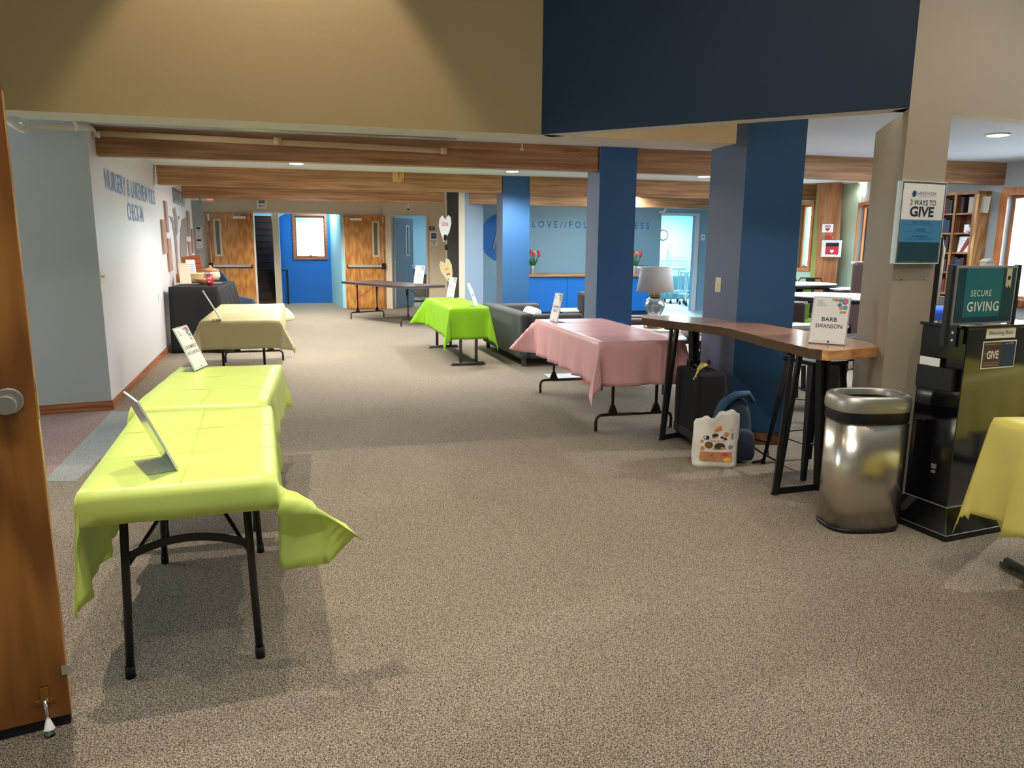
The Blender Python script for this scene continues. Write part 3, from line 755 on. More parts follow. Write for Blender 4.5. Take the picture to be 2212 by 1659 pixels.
# brown bare table by the double doors
P1, P2, P3 = G(766, 601, .78), G(881, 619, .78), G(962, 616, .78)
T6c = ((P1 + P3) / 2); T6r = math.atan2((P3 - P2).y, (P3 - P2).x)
wT6 = (P3 - P2).length; lT6 = 2.45; dirL = Vector((-math.sin(T6r), math.cos(T6r))); 
cc = (P2.xy + P3.xy) / 2 + dirL * lT6 / 2
table_wish('bare dark brown folding table in front of the right oak door', (cc.x, cc.y, 0), T6r, wT6, lT6, .78, inset=.3)
# yellow covered table at the right edge of the frame
YC = G(2152, 904, .745)
T7r = rad_(8); d7 = Vector((math.cos(T7r), math.sin(T7r))); n7 = Vector((-d7.y, d7.x))
c7 = YC.xy + d7 * .92 - n7 * .30
table_tee('grey T-legged folding table cut off at the right edge under the yellow cover', (c7.x, c7.y, 0), T7r - PI / 2 + PI / 2 + PI / 2, .60, 1.84, .74, .12)
drape('tablecloth', 'yellow plastic cover on the table at the right edge of the picture', (c7.x, c7.y, 0), T7r + PI / 2, .60, 1.84, .745, (.44, .38, .16, .50), 'yellow_cloth',
      {(-1, 1): (10, 0, 0), (1, 1): (5, 0, 0)}, None, seed=31, flare=.16, rag=.02, wob=.02)
# ================================================================== SIGNS ON THE TABLES
def motif(parent, cx, cz, s, y):
    """the coloured flower ornament in the upper right corner of each card"""
    def petals(name, m_, x, z, r, n, w, inner=.25):
        mb = MB()
        for k in range(n):
            t = 2 * PI * k / n; d = Vector((math.cos(t), math.sin(t))); q = Vector((-d.y, d.x)) * w * r
            a = d * r * inner; b = d * r
            mb.quad([(x + a.x - q.x * .4, y, z + a.y - q.y * .4), (x + b.x - q.x, y, z + b.y - q.y), (x + b.x * 1.08, y, z + b.y * 1.08), (x + b.x + q.x, y, z + b.y + q.y), (x + a.x + q.x * .4, y, z + a.y + q.y * .4)])
        obj(name, mb, m_, parent)
    petals('printed_flower', 'ink_magenta', cx + .030 * s, cz + .024 * s, .016 * s, 14, .16)
    petals('printed_flower', 'ink_teal', cx + .008 * s, cz + .030 * s, .010 * s, 8, .34, .2)
    petals('printed_flower', 'ink_orange', cx - .011 * s, cz + .031 * s, .009 * s, 5, .5, .1)
    petals('printed_flower', 'ink_green', cx - .027 * s, cz + .033 * s, .008 * s, 5, .3, .1)
    petals('printed_flower', 'ink_blue', cx + .006 * s, cz + .005 * s, .011 * s, 9, .26, .1)
    petals('printed_flower', 'ink_teal', cx + .034 * s, cz - .008 * s, .012 * s, 10, .26, .2)
    petals('printed_flower', 'ink_orange', cx + .014 * s, cz - .012 * s, .009 * s, 5, .5, .1)
    petals('printed_flower', 'ink_green', cx + .017 * s, cz - .033 * s, .008 * s, 5, .3, .1)
    petals('printed_flower', 'ink_orange', cx + .033 * s, cz - .033 * s, .008 * s, 5, .5, .1)
def sign(label, loc, rz, lines, tilt=14, w=.216, h=.28, detail=True, base=.085, hh=.026):
    """slanted clear sign holder with a printed card; local -Y is the printed side"""
    t = thing('table_sign', label, 'sign', loc, rz, 'slanted clear sign holders on the tables')
    T = Matrix.Translation((0, -.0, .002)) @ Matrix.Rotation(rad_(-tilt), 4, 'X')
    mb = MB(); mb.box(-w / 2 - .004, w / 2 + .004, -.0042, -.0024, 0, h + .006, 0, T); 
    mb.box(-w / 2 - .004, w / 2 + .004, .0, .002, 0, h + .006, 0, T); mb.box(-w / 2 - .004, w / 2 + .004, 0, base, 0, .002)
    obj('holder', mb, 'acrylic', t)
    fr = MB(); fr.box(-w / 2 - .004, w / 2 + .004, -.0046, .0022, h + .004, h + .0075, 0, T)
    for a in (-1, 1): fr.box(a * (w / 2 + .004) - .001, a * (w / 2 + .004) + .001, -.0046, .0022, 0, h + .006, 0, T)
    obj('holder_edge', fr, 'acrylic_edge', t)
    c_ = MB(); c_.box(-w / 2, w / 2, -.0060, -.0046, .004, h + .001, 0, T); cd = obj('card', c_, 'paper', t)
    bk_ = MB(); bk_.box(-w / 2, w / 2, .0022, .0030, .004, h, 0, T); obj('card_back', bk_, 'mirror_back', t)
    y = -.0064
    n = len(lines)
    for i, l in enumerate(lines):
        text(l, 'ink', cd, 0, y - .0004, h * .46 + hh * 1.6 * ((n - 1) / 2 - i), h=hh, T=T, w=min(.92 * w, len(l) * hh * .84), bold=.008)
    mo = bpy.data.objects.new('printed_ornament', None)
    if detail:
        for i, (l, ww) in enumerate((('2025', .03), ('SPRING', .042), ('RENEWAL', .056))):
            text(l, 'ink_blue', cd, -w * .40, y, h * (.925 - .047 * i), w=ww, h=.009, T=T, align='LEFT')
        nb = len(COL.objects)
        before = set(COL.objects)
        motif(cd, w * .20, h * .83, 1.15, y)
        for o in set(COL.objects) - before:
            for v in o.data.vertices: v.co = T @ v.co
        text('SPRING RENEWAL', 'ink_soft', cd, -w * .18, y, h * .05, w=w * .42, h=.005, T=T)
        text('CHURCH', 'ink_soft', cd, w * .22, y, h * .05, w=w * .24, h=.004, T=T)
        mb = MB(); mb.lathe([(.0065, 0), (.0065, .0003)], 16, c=(0, 0, 0))
        for v in mb.bm.verts: v.co = T @ Vector((v.co.x + w * .04, y, v.co.y + h * .05))
        obj('printed_seal', mb, 'ink', cd)
    return t
def face(p, q):  # rz so that local x points from p to q
    return math.atan2(q[1] - p[1], q[0] - p[0])
LZ = .97
a, b = G(1745, 741, LZ), G(1826, 747, LZ)
sign('white card reading BARB SWANSON at the near end of the live edge table', ((a.x + b.x) / 2, (a.y + b.y) / 2, LZ), face(a, b), ['BARB', 'SWANSON'], w=.205, h=.285, tilt=14)
a, b = G(1179, 693, .782), G(1212, 697, .782)
sign('white card reading COVENANT TRUST on the pink cover', ((a.x + b.x) / 2, (a.y + b.y) / 2, .782), face(a, b) - .35, ['COVENANT', 'TRUST'], w=.19, tilt=13, h=.29)
a, b = G(961, 641, .765), G(984, 645, .765)
sign('white card standing at the back of the deep lime table', ((a.x + b.x) / 2, (a.y + b.y) / 2, .766), face(a, b) + .2, ['MAKE &', 'DEEPEN', 'DISCIPLES'], w=.18, h=.30, tilt=12, detail=True)
a, b = G(1029, 661, .765), G(1031, 661, .765)
sign('edge on sign at the right side of the deep lime table', (a.x, a.y, .766), rad_(82), ['LAKEVIEW'], w=.2, h=.31, tilt=20)
a, b = G(893, 613, .78), G(914, 614, .78)
sign('white card on the bare brown folding table', ((a.x + b.x) / 2, (a.y + b.y) / 2, .781), face(a, b), ['ADVANCE', 'WORK'], w=.24, h=.36, tilt=12)
a, b = G(411, 803, .742), G(458, 790, .742)
sign('white card reading LOVE MERCY DO JUSTICE leaning on the second lime table', ((a.x + b.x) / 2, (a.y + b.y) / 2, .742), face(a, b) + .22, ['LOVE MERCY,', 'DO JUSTICE'], w=.215, h=.29, tilt=24)
a, b = G(381, 1017, .742), G(352, 985, .742)
sign('silver backed sign seen from behind on the nearest lime table', ((a.x + b.x) / 2, (a.y + b.y) / 2, .742), rad_(128), ['WELCOME'], w=.215, h=.28, tilt=23, base=.10)
a = G(478, 692, .75)
sign('edge on sign on the pale cream covered table', (a.x, a.y, .752), rad_(112), ['WELCOME'], w=.2, h=.34, tilt=28)

# ================================================================== LIVE EDGE TABLE, STOOLS
pts = [G(x, y, LZ).xy for x, y in ((1387, 686), (1420, 690), (1500, 699), (1575, 709), (1640, 726), (1700, 741), (1745, 752), (1790, 757), (1820, 756), (1900, 749), (1908, 745), (1860, 735), (1790, 722), (1700, 708), (1620, 694), (1540, 687), (1460, 682), (1400, 680))]
t = thing('live_edge_table', 'tall narrow live edge wood slab table on black steel legs', 'table', (0, 0, 0))
dense = []
n = len(pts)
for i, p in enumerate(pts):
    q = pts[(i + 1) % n]; bark_ = i < 7 or i >= 16
    for k in range(4):
        v = p.lerp(q, k / 4)
        if bark_: v = v + Vector((random.uniform(-.008, .008), random.uniform(-.008, .008)))
        dense.append((v, bark_))
mb = MB(); mb.prism([tuple(v) for v, _ in dense], LZ - .062, LZ); o = obj('slab_top', mb, ['slab_wood', 'bark'], t, bevel=.004)
for k, f in enumerate(o.data.polygons):
    if abs(f.normal.z) < .5:
        c_ = f.center.xy; best = min(range(len(dense)), key=lambda i: (dense[i][0].lerp(dense[(i + 1) % len(dense)][0], .5) - c_).length)
        f.material_index = 1 if dense[best][1] and dense[(best + 1) % len(dense)][1] else 0
def vfoot(mb, foot, up, spread, z1):
    for a in (0, 1):
        mb.bar((foot.x + up.x * .0 + spread.x * .012 * a, foot.y + spread.y * .012 * a, .01), (foot.x + spread.x * (.02 + a * .055) + up.x, foot.y + spread.y * (.02 + a * .055) + up.y, z1), .042, .026)
FA, FB = G(1672, 1068), G(1768, 1058); FC, FD = G(1428, 950), G(1484, 942)
for nm, p, q in (('near', FA, FB), ('far', FC, FD)):
    ax = (q - p).normalized(); per = Vector((-ax.y, ax.x, 0)) * .0
    if nm == 'far': q = p + ax * .34
    mb = MB()
    for ft, sg in ((p, 1), (q, -1)):
        vfoot(mb, ft, Vector((0, 0, 0)) + HD.to_3d() * -.02 + ax * .02 * sg, ax * sg, LZ - .056)
    mb.bar(p + Vector((0, 0, .02)), q + Vector((0, 0, .02)), .012, .045)
    mb.bar(p + Vector((0, 0, LZ - .062)), q + Vector((0, 0, LZ - .062)), .05, .012)
    o = obj('leg_frame', mb, 'black_metal', t, bevel=.002)
    f = MB()
    for ft in (p, q): f.lathe([(.022, 0), (.022, .008)], 12, c=(ft.x, ft.y, 0))
    obj('levelling_foot', f, 'rubber', o)

def bar_stool(label, loc, rz, H=.76):
    t = thing('bar_stool', label, 'stool', loc, rz, 'black metal bar stools')
    s = .155; f = .215
    mb = MB(); mb.box(-s, s, -s, s, H - .03, H); o = obj('seat', mb, 'black_metal', t, bevel=.022, seg=3)
    mb = MB(); mb.lathe([(.018, H + .0003), (.018, H + .0006)], 12); obj('hand_hole', mb, 'rubber', o)
    for a in (-1, 1):
        for b in (-1, 1):
            mb = MB()
            p = Vector((a * (s - .02), b * (s - .02), H - .015)); q = Vector((a * f, b * f, 0))
            dx = Vector((-a, 0, 0)); dy = Vector((0, -b, 0))
            for d in (dx, dy):
                w0, w1 = .055, .026
                mb.quad([p, p + d * w0, q + d * w1, q])
            o = obj('leg', mb, 'black_metal', t, solid=.004)
            c_ = MB(); c_.box(q.x - .012 - a * .008, q.x + .012 - a * .008, q.y - .012 - b * .008, q.y + .012 - b * .008, 0, .018); obj('rubber_foot', c_, 'rubber', o)
    mb = MB(); z = .24; k = s + (f - s) * (1 - z / H) - .02
    for a, b in (((-k, -k), (k, -k)), ((k, -k), (k, k)), ((k, k), (-k, k)), ((-k, k), (-k, -k))): mb.bar((*a, z), (*b, z), .022, .008)
    obj('foot_rail', mb, 'black_metal', t)
    mb = MB(); z = .5; k2 = s + (f - s) * (1 - z / H) - .02
    mb.bar((-k2, -k2, z), (k2, k2, z), .012, .006); mb.bar((k2, -k2, z), (-k2, k2, z), .012, .006); obj('cross_brace', mb, 'black_metal', t)
    return t
bar_stool('black metal bar stool tucked under the live edge table nearest the steel bin', (2.10, 5.08, 0), rad_(20), .80)
bar_stool('black metal bar stool behind the first one, beside the beige column', (2.98, 6.45, 0), rad_(5), .80)

# ================================================================== STEEL BIN
t = thing('waste_bin', 'oval brushed steel waste bin with open silver rim beside the black kiosk', 'bin', (1.972, 4.02, 0), rad_(6))
sx, sy, pw = .203, .150, .66
def sup(s_): return sx * s_, sy * s_
mb = MB(); mb.lathe([(1.0, .022), (1.0, .625)], 64, sx=sx, sy=sy, power=pw); obj('body', mb, 'steel_brushed', t)
mb = MB(); mb.lathe([(.985, 0), (1.01, .004), (1.01, .024)], 64, sx=sx, sy=sy, power=pw); obj('base_ring', mb, 'black_plastic', t)
mb = MB(); mb.lathe([(1.02, .622), (1.035, .627), (1.035, .68), (1.03, .685)], 64, sx=sx, sy=sy, power=pw); obj('collar', mb, 'black_plastic', t)
mb = MB(); mb.lathe([(1.045, .68), (1.062, .69), (1.062, .728), (1.03, .755), (.95, .768), (.87, .768), (.84, .762), (.83, .73)], 64, sx=sx, sy=sy, power=pw)
for f in [f for f in mb.bm.faces if len(f.verts) > 10]: mb.bm.faces.remove(f)
lid = obj('rim', mb, 'steel_lid', t)
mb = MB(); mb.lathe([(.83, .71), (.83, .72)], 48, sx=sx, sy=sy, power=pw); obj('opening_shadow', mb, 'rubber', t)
mb = MB(); mb.box(.205, .232, -.05, .05, .03, .60); obj('side_spine', mb, 'black_plastic', t, bevel=.006)
text('Touchless', 'ink_white', lid, .09, -sy * 1.10, .715, w=.05, h=.009)

# ================================================================== GIVING KIOSK
KX = G(2042, 1172); KL = G(1940, 1128); KR = G(2212, 1139)
dR = (KR - KX).xy.normalized(); dL = Vector((-dR.y, dR.x))
t = thing('giving_kiosk', 'glossy black giving kiosk with flared base at the right, beside the steel bin', 'kiosk', (KX.x, KX.y, 0), math.atan2(dR.y, dR.x))
wK, dK = .74, .40
mb = MB(); mb.prism([(0, 0), (wK, 0), (wK, dK), (0, dK)], 0, .035); obj('plinth', mb, 'black_plastic', t, bevel=.004)
mb = MB(); q = .065
a = [(0, 0), (wK, 0), (wK, dK), (0, dK)]; b_ = [(q, q), (wK - q, q), (wK - q, dK - q), (q, dK - q)]
va = [mb.bm.verts.new((*p, .035)) for p in a]; vb = [mb.bm.verts.new((*p, .165)) for p in b_]
mb.bm.faces.new(va[::-1]); mb.bm.faces.new(vb)
for i in range(4): mb.bm.faces.new((va[i], va[(i + 1) % 4], vb[(i + 1) % 4], vb[i]))
obj('flared_base', mb, 'black_gloss', t, bevel=.003)
mb = MB(); mb.box(q, wK - q, q, dK - q, .165, 1.14); obj('cabinet', mb, 'black_gloss', t, bevel=.004)
tr = MB(); tr.box(q - .004, wK - q + .004, q - .004, dK - q + .004, .163, .168); tr.box(-.002, wK + .002, -.002, dK + .002, .034, .037); obj('silver_edge', tr, 'alu', t)
mb = MB(); mb.box(q - .01, wK - q + .01, q - .01, dK - q + .01, 1.14, 1.155); obj('top_lid', mb, 'black_gloss', t, bevel=.003)
# left side literature pocket
mb = MB(); mb.box(q - .035, q - .001, q + .03, dK - q - .02, .80, .925); o = obj('leaflet_pocket', mb, 'black_plastic', t, bevel=.004)
mb = MB(); mb.box(q - .03, q - .024, q + .12, dK - q - .03, .86, .97); obj('leaflet', mb, 'paper', o)
mb = MB(); mb.box(q - .008, q, q + .09, q + .115, .36, .385); mb.box(q - .008, q, q + .092, q + .112, .335, .35); obj('key_lock', mb, 'alu', t)
# labels on the front: u along local x, surface y = q
def front(px, py):
    w_ = Wall((KX.xy + dR * q + dL * q), (KX.xy + dR * (q + 1) + dL * q)); u, z = w_.uz(px, py); return u + q, z
x0, z1 = front(2131, 712); x1, z0 = front(2192, 726)
mb = MB(); mb.box(x0, x1, q - .003, q - .001, z0 - .006, z1 + .004); lb = obj('name_label', mb, 'paper', t)
text('Blessing Box', 'ink', lb, (x0 + x1) / 2, q - .0036, (z0 + z1) / 2 - .001, w=(x1 - x0) * .8, h=.026)
x0, z1 = front(2124, 738); x1, z0 = front(2188, 792)
mb = MB(); mb.box(x0, x1, q - .003, q - .001, z0, z1); lb = obj('poster', mb, 'paper', t)
xm = x0 + (x1 - x0) * .56; e = .006
mb = MB(); mb.box(x0 + e, xm, q - .0036, q - .003, z0 + e, z1 - e); pb = obj('poster_photo', mb, 'leather', lb)
mb = MB(); mb.box(xm, x1 - e, q - .0036, q - .003, z0 + e, z1 - e); obj('poster_panel', mb, 'ink_navy', lb)
text('GIVE', 'ink_white', pb, (x0 + xm) / 2 + .008, q - .0042, (z0 + z1) / 2, w=(xm - x0) * .62, h=.045, bold=.02)
mb = MB()
for i in range(3): mb.box(x0 + e + .01, xm - .01, q - .004, q - .0036, z0 + .03 + i * .045 * 1.1, z0 + .033 + i * .045 * 1.1)
obj('printed_brick_lines', mb, 'clay', pb)
text('ONLINE | IN-PERSON | TEXT', 'ink_white', pb, (x0 + xm) / 2, q - .0042, z0 + .018, w=(xm - x0) * .8, h=.006)
text('Scan to GIVE', 'ink_white', lb, (xm + x1) / 2, q - .0042, z1 - .016, w=(x1 - xm) * .55, h=.008)
# secure giving sign panel carried on two black posts
sw = Wall(KX.xy + dR * q + dL * (q + .05), KX.xy + dR * (q + 1) + dL * (q + .05))
u0, s1 = sw.uz(2072, 574); u1, _ = sw.uz(2200, 574); _, s0 = sw.uz(2062, 693)
u0 += q - .01; u1 += q; ys = q + .05; s0 = 1.157
for x in (u0 - .02, u1 + .02): obj('sign_post', MB().box(x - .012, x + .012, ys, ys + .03, 1.05 if x < u0 else 1.155, s1 + .004), 'black_plastic', t, bevel=.002)
mb = MB(); mb.box(u0, u1, ys, ys + .008, s0, s1); sg = obj('header_panel', mb, 'alu', t)
mb = MB(); mb.box(u0 + .012, u1 - .012, ys - .002, ys, s0 + .012, s1 - .012); pn = obj('header_print', mb, 'teal_dark', sg)
mb = MB(); mb.box(u0 + .07, u1 - .11, ys - .0028, ys - .002, s0 + .04, s1 - .012); obj('printed_band', mb, 'teal_print', sg)
xc = (u0 + u1) / 2
text('SECURE', 'ink_white', sg, xc - .035, ys - .0034, s0 + .165, w=.155, h=.033, track=1.15)
text('GIVING', 'ink_white', sg, xc - .01, ys - .0034, s0 + .095, w=.24, h=.052, bold=.012, track=1.15)
mb = MB(); mb.box(u1 - .085, u1 - .045, ys - .0034, ys - .002, s1 - .10, s1 - .014)
for k in range(6): mb.box(u1 - .088 + k * .0075, u1 - .083 + k * .0075, ys - .0034, ys - .002, s1 - .105 - .006 * (k % 3), s1 - .10)
obj('printed_ribbon', mb, 'paint_cream', sg)
mb = MB(); mb.lathe([(.012, 0), (.012, .0005)], 20)
for v in mb.bm.verts: v.co = Vector((u1 - .065 + v.co.x, ys - .004 - v.co.z, s1 - .065 + v.co.y))
obj('printed_seal', mb, 'ink', sg)
for z in (1.115, 1.075):
    mb = MB(); mb.lathe([(.007, 0), (.007, .003)], 12)
    for v in mb.bm.verts: v.co = Vector((q - .012 - v.co.z, q + .075 + v.co.x, z + v.co.y))
    obj('screw', mb, 'alu', t)
mb = MB(); mb.box(q - .012, q, q + .055, q + .095, 1.04, 1.16); obj('post_bracket', mb, 'black_plastic', t)

# 3 ways to give sign on the beige column
x0, z1 = w4.uz(1949, 389, .03); x1, _ = w4.uz(2042, 391, .03); _, z0 = w4.uz(1931, 570, .03)
x0 = w4.uz(1940, 480, .03)[0]; x1 = w4.uz(2036, 480, .03)[0]
t = thing('wall_sign', 'clear wall sign reading 3 WAYS TO GIVE on the beige column', 'sign', w4.pt(0, 0, 0), w4.ang)
y = -.03
mb = MB(); mb.box(x0, x1, y - .003, y - .001, z0, z1); mb.box(x0, x1, y + .004, y + .006, z0, z1); obj('holder', mb, 'acrylic', t)
fr = MB()
for (a, b, c_, d_) in ((x0, x0 + .004, z0, z1), (x1 - .004, x1, z0, z1), (x0, x1, z1 - .004, z1), (x0, x1, z0, z0 + .004)): fr.box(a, b, y - .004, -.001, c_, d_)
obj('holder_edge', fr, 'acrylic_edge', t)
ix0, ix1, iz0, iz1 = x0 + .012, x1 - .014, z0 + .014, z1 - .014; H_ = iz1 - iz0; Wd = ix1 - ix0; xc = (ix0 + ix1) / 2
y -= .0045
mb = MB(); mb.box(ix0, ix1, y, y + .001, iz0, iz1); cd = obj('poster', mb, 'paper', t)
mb = MB(); mb.box(ix0, ix1, y - .0006, y, iz0 + .25 * H_, iz0 + .54 * H_); obj('blue_band', mb, 'sky_print', cd)
mb = MB(); mb.box(ix0, ix1, y - .0006, y, iz0, iz0 + .25 * H_); obj('teal_band', mb, 'teal_dark', cd)
y -= .0012
text('LAKEVIEW', 'ink_navy', cd, xc + .02, y, iz0 + .885 * H_, w=Wd * .46, h=.013, track=1.2)
text('COVENANT CHURCH', 'ink_navy', cd, xc + .02, y, iz0 + .86 * H_, w=Wd * .46, h=.005)
text('PARTNERS IN GIVING', 'ink_navy', cd, xc + .02, y, iz0 + .84 * H_, w=Wd * .42, h=.0035)
mb = MB(); mb.lathe([(.015, 0), (.015, .0005)], 20)
for v in mb.bm.verts: v.co = Vector((ix0 + Wd * .26 + v.co.x, y - v.co.z, iz0 + .87 * H_ + v.co.y * 1.15))
obj('printed_seal', mb, 'ink_navy', cd)
text('3 WAYS TO', 'ink', cd, xc, y, iz0 + .76 * H_, w=Wd * .62, h=.030, bold=.01)
text('GIVE', 'ink', cd, xc - .004, y, iz0 + .645 * H_, w=Wd * .58, h=.056, bold=.03)
for s_, zz, ww, hh_ in (('TEXT TO GIVE:', .505, .44, .011), ('Text CONNECT to give by phone', .475, .68, .006), ('ONLINE:', .415, .26, .011), ('visit our website to give', .385, .68, .005), ('IN-PERSON:', .325, .4, .011), ('Use any of our Blessing Boxes', .29, .72, .008)):
    text(s_, 'ink_navy', cd, xc, y, iz0 + zz * H_, w=Wd * ww, h=hh_)
for px in (1945, 1996):
    h = w4.hit(px, 603); tag(place(obj('wall_pin', MB().lathe([(.004, -.004), (.006, 0), (.004, .004)], 10), 'brass'), h + Vector((w4.n.x, w4.n.y, 0)) * .007), 'small brass pin in the beige column, %s of two below the sign' % ('left' if px < 1960 else 'right'), 'pin')

# ================================================================== LUGGAGE UNDER THE TABLE
c_ = Vector((1.50, 5.80, 0)); 
t = thing('suitcase', 'black upright fabric suitcase under the live edge table', 'suitcase', (c_.x, c_.y, 0), rad_(10))
mb = MB(); mb.box(-.125, .125, -.22, .22, .055, .60); obj('shell', mb, 'luggage', t, bevel=.035, seg=4)
mb = MB(); mb.box(-.128, .128, -.223, .223, .05, .15); obj('bottom_panel', mb, 'luggage_grey', t, bevel=.03, seg=3)
mb = MB(); mb.box(.12, .16, -.17, .17, .12, .50); obj('front_pocket', mb, 'luggage', t, bevel=.02)
for a in (-1, 1):
    for b in (-1, 1):
        w_ = MB(); w_.tube([(a * .085 - .012, b * .17, .028), (a * .085 + .012, b * .17, .028)], .026, 14); w_.box(a * .085 - .02, a * .085 + .02, b * .17 - .02, b * .17 + .02, .03, .06); obj('wheel', w_, 'rubber', t)
mb = MB(); mb.tube([(-.05, -.12, .595), (-.05, -.11, .625), (-.05, .02, .63), (-.05, .04, .595)], .011); obj('carry_handle', mb, 'black_plastic', t)
mb = MB(); mb.box(-.075, .0, -.16, .10, .597, .606); mb.box(-.045, .045, .12, .19, .59, .65); obj('handle_housing', mb, 'black_plastic', t, bevel=.008)
mb = MB(); mb.tube([(-.09, -.14, .615), (-.04, -.10, .645), (.03, -.06, .64)], [.012, .022, .012], 8)
for k, dz in ((0, -.055), (1, -.03)): mb.tube([(-.08, -.13, .62), (-.13, -.16 - .03 * k, .60 + dz)], [.006, .008], 6)
obj('yellow_ribbon', mb, 'yellow_cloth', t)
mb = MB(); mb.tube([(.02, -.02, .62), (.06, .0, .66), (.09, .05, .64)], .012, 8); obj('strap', mb, 'leather', t)

def softbox(name, m_, parent, dims, loc=(0, 0, 0), bulge=.1, rz=0, seed=0, top=.8, noise=.01):
    rnd = random.Random(seed); bm = bmesh.new(); bmesh.ops.create_cube(bm, size=1); bmesh.ops.subdivide_edges(bm, edges=bm.edges[:], cuts=5, use_grid_fill=True)
    for v in bm.verts:
        x, y, z = v.co
        k = 1 - bulge * ((2 * z) ** 4) * .6 ; kx = k * (1 - (1 - top) * (z + .5))
        v.co = Vector((x * dims[0] * kx * (1 - bulge * (2 * y) ** 4 * .5), y * dims[1] * kx * (1 - bulge * (2 * x) ** 4 * .5), (z + .5) * dims[2] * (1 - bulge * .5 * ((2 * x) ** 2 + (2 * y) ** 2) * (1 if z > 0 else .1) * abs(z))))
        v.co += Vector([rnd.uniform(-noise, noise) for _ in range(3)]) * (0 if z < -.45 else 1)
        v.co = Matrix.Rotation(rz, 3, 'Z') @ v.co + Vector(loc)
    me = bpy.data.meshes.new(name); bm.to_mesh(me); bm.free()
    return obj(name, me, m_, parent, smooth=True, subd=1)
B0, B1_ = G(1500, 1010), G(1592, 1011)
# backpack
t = thing('backpack', 'dark navy backpack slumped behind the printed tote bag', 'backpack', (1.62, 5.32, 0), rad_(15))
softbox('body', 'backpack_fabric', t, (.34, .20, .50), bulge=.35, seed=4, top=.72, noise=.006)
softbox('front_pocket', 'backpack_fabric', t, (.24, .08, .24), (.02, -.11, .02), .3, seed=5, noise=.004)
mb = MB(); pth = [(-.15, -.04, .20), (-.16, -.06, .33), (-.12, -.07, .44), (-.02, -.06, .495), (.09, -.05, .50), (.14, -.04, .44)]; mb.tube(pth, [.022, .03, .032, .03, .026, .02], 10); obj('shoulder_strap', mb, 'backpack_blue', t, smooth=True)
mb = MB(); mb.tube([(.15, -.06, .16), (.24, -.10, .14), (.25, -.12, .05), (.18, -.13, .012), (.10, -.15, .01)], .007, 6); mb.tube([(.16, -.04, .10), (.21, -.08, .06), (.29, -.13, .014), (.30, -.16, .01)], .007, 6); obj('loose_strap', mb, 'rubber', t)
# tote bag
rzT = face(B0, B1_); cT = (B0 + B1_) / 2
t = thing('tote_bag', 'white cotton tote bag printed with teapot, cakes and fruit', 'bag', (cT.x, cT.y + .05, 0), rzT)
wT = (B1_ - B0).length
bm = bmesh.new(); nx, nz = 16, 14
def tote(s_, x, z):
    u = x / nx; v = z / nz
    top = .335 + .085 * u + .018 * math.sin(u * 11) + .012 * math.sin(u * 23 + 1)
    if u < .35: top -= .02 * (1 - u / .35)
    X = (u - .5) * wT * (1.03 + .06 * math.sin(v * 3)) ; Z = v * top
    Y = s_ * (.055 * (1 - v * .75) * (1 - (2 * u - 1) ** 6)) + .012 * math.sin(v * 7 + u * 5) + .01 * v * math.sin(u * 13)
    return (X, Y, Z)
for s_ in (-1, 1):
    V = [[bm.verts.new(tote(s_, x, z)) for x in range(nx + 1)] for z in range(nz + 1)]
    for z in range(nz):
        for x in range(nx):
            f = bm.faces.new((V[z][x], V[z][x + 1], V[z + 1][x + 1], V[z + 1][x])); f.smooth = True
me = bpy.data.meshes.new('bag_body'); bmesh.ops.remove_doubles(bm, verts=bm.verts, dist=.004); bmesh.ops.recalc_face_normals(bm, faces=bm.faces); bm.to_mesh(me); bm.free()
bd = obj('bag_body', me, 'tote_cloth', t, solid=.002)
def fr_y(x, z):
    u = x / wT + .5; v = z / (.37 + .05 * u); return -(.055 * (1 - v * .75) * (1 - (2 * u - 1) ** 6)) + .012 * math.sin(v * 7 + u * 5) + .01 * v * math.sin(u * 13) - .0065
def patch(name, m_, pts):
    mb = MB(); mb.quad([(x, fr_y(x, z), z) for x, z in pts]); return obj(name, mb, m_, bd)
def ell(cx, cz, rx, rz_, n=14): rx *= 1.2; rz_ *= 1.2; return [(cx + rx * math.cos(2 * PI * k / n), cz + rz_ * math.sin(2 * PI * k / n)) for k in range(n)]
for k in range(8): patch('printed_table', 'clay', [(-.115 + k * .028, .05), (-.087 + k * .028, .05), (-.087 + k * .028, .118), (-.115 + k * .028, .118)])
patch('printed_apple', 'ink_green', ell(-.088, .075, .026, .024)); patch('printed_fruit', 'lime_plastic', ell(-.085, .08, .014, .02))
patch('printed_jar', 'ink_red', [(-.065, .085), (-.03, .085), (-.028, .118), (-.067, .118)]); patch('printed_cup', 'tulip_red', ell(.055, .10, .022, .010)); patch('printed_lemons', 'tulip_yellow', ell(.075, .065, .025, .014))
patch('printed_teapot', 'brass', ell(-.06, .17, .024, .020)); patch('printed_cakes', 'leather', ell(.02, .16, .034, .018)); patch('printed_plate', 'clay', ell(.02, .145, .044, .005))
patch('printed_pie', 'brass', ell(-.012, .235, .022, .010)); patch('printed_loaf', 'ink_orange', [(-.02, .265), (.04, .27), (.035, .30), (.0, .29)]); patch('printed_biscuit', 'clay', ell(.07, .24, .014, .014))
patch('printed_emblem', 'ink', ell(-.085, .222, .010, .011)); patch('printed_emblem', 'ink', ell(-.068, .222, .010, .011)); patch('printed_emblem', 'paper', ell(-.085, .222, .006, .007)); patch('printed_bottle', 'ink_soft', [(.105, .205), (.118, .205), (.118, .25), (.105, .25)])
patch('printed_acorn', 'clay', ell(-.105, .195, .010, .008)); patch('printed_sweet', 'ink', ell(.04, .218, .011, .006)); patch('printed_sweet', 'ink', ell(.062, .208, .011, .006)); patch('printed_flower', 'clay', ell(-.1, .14, .012, .014)); patch('printed_cup', 'ink_soft', ell(.1, .15, .016, .013))
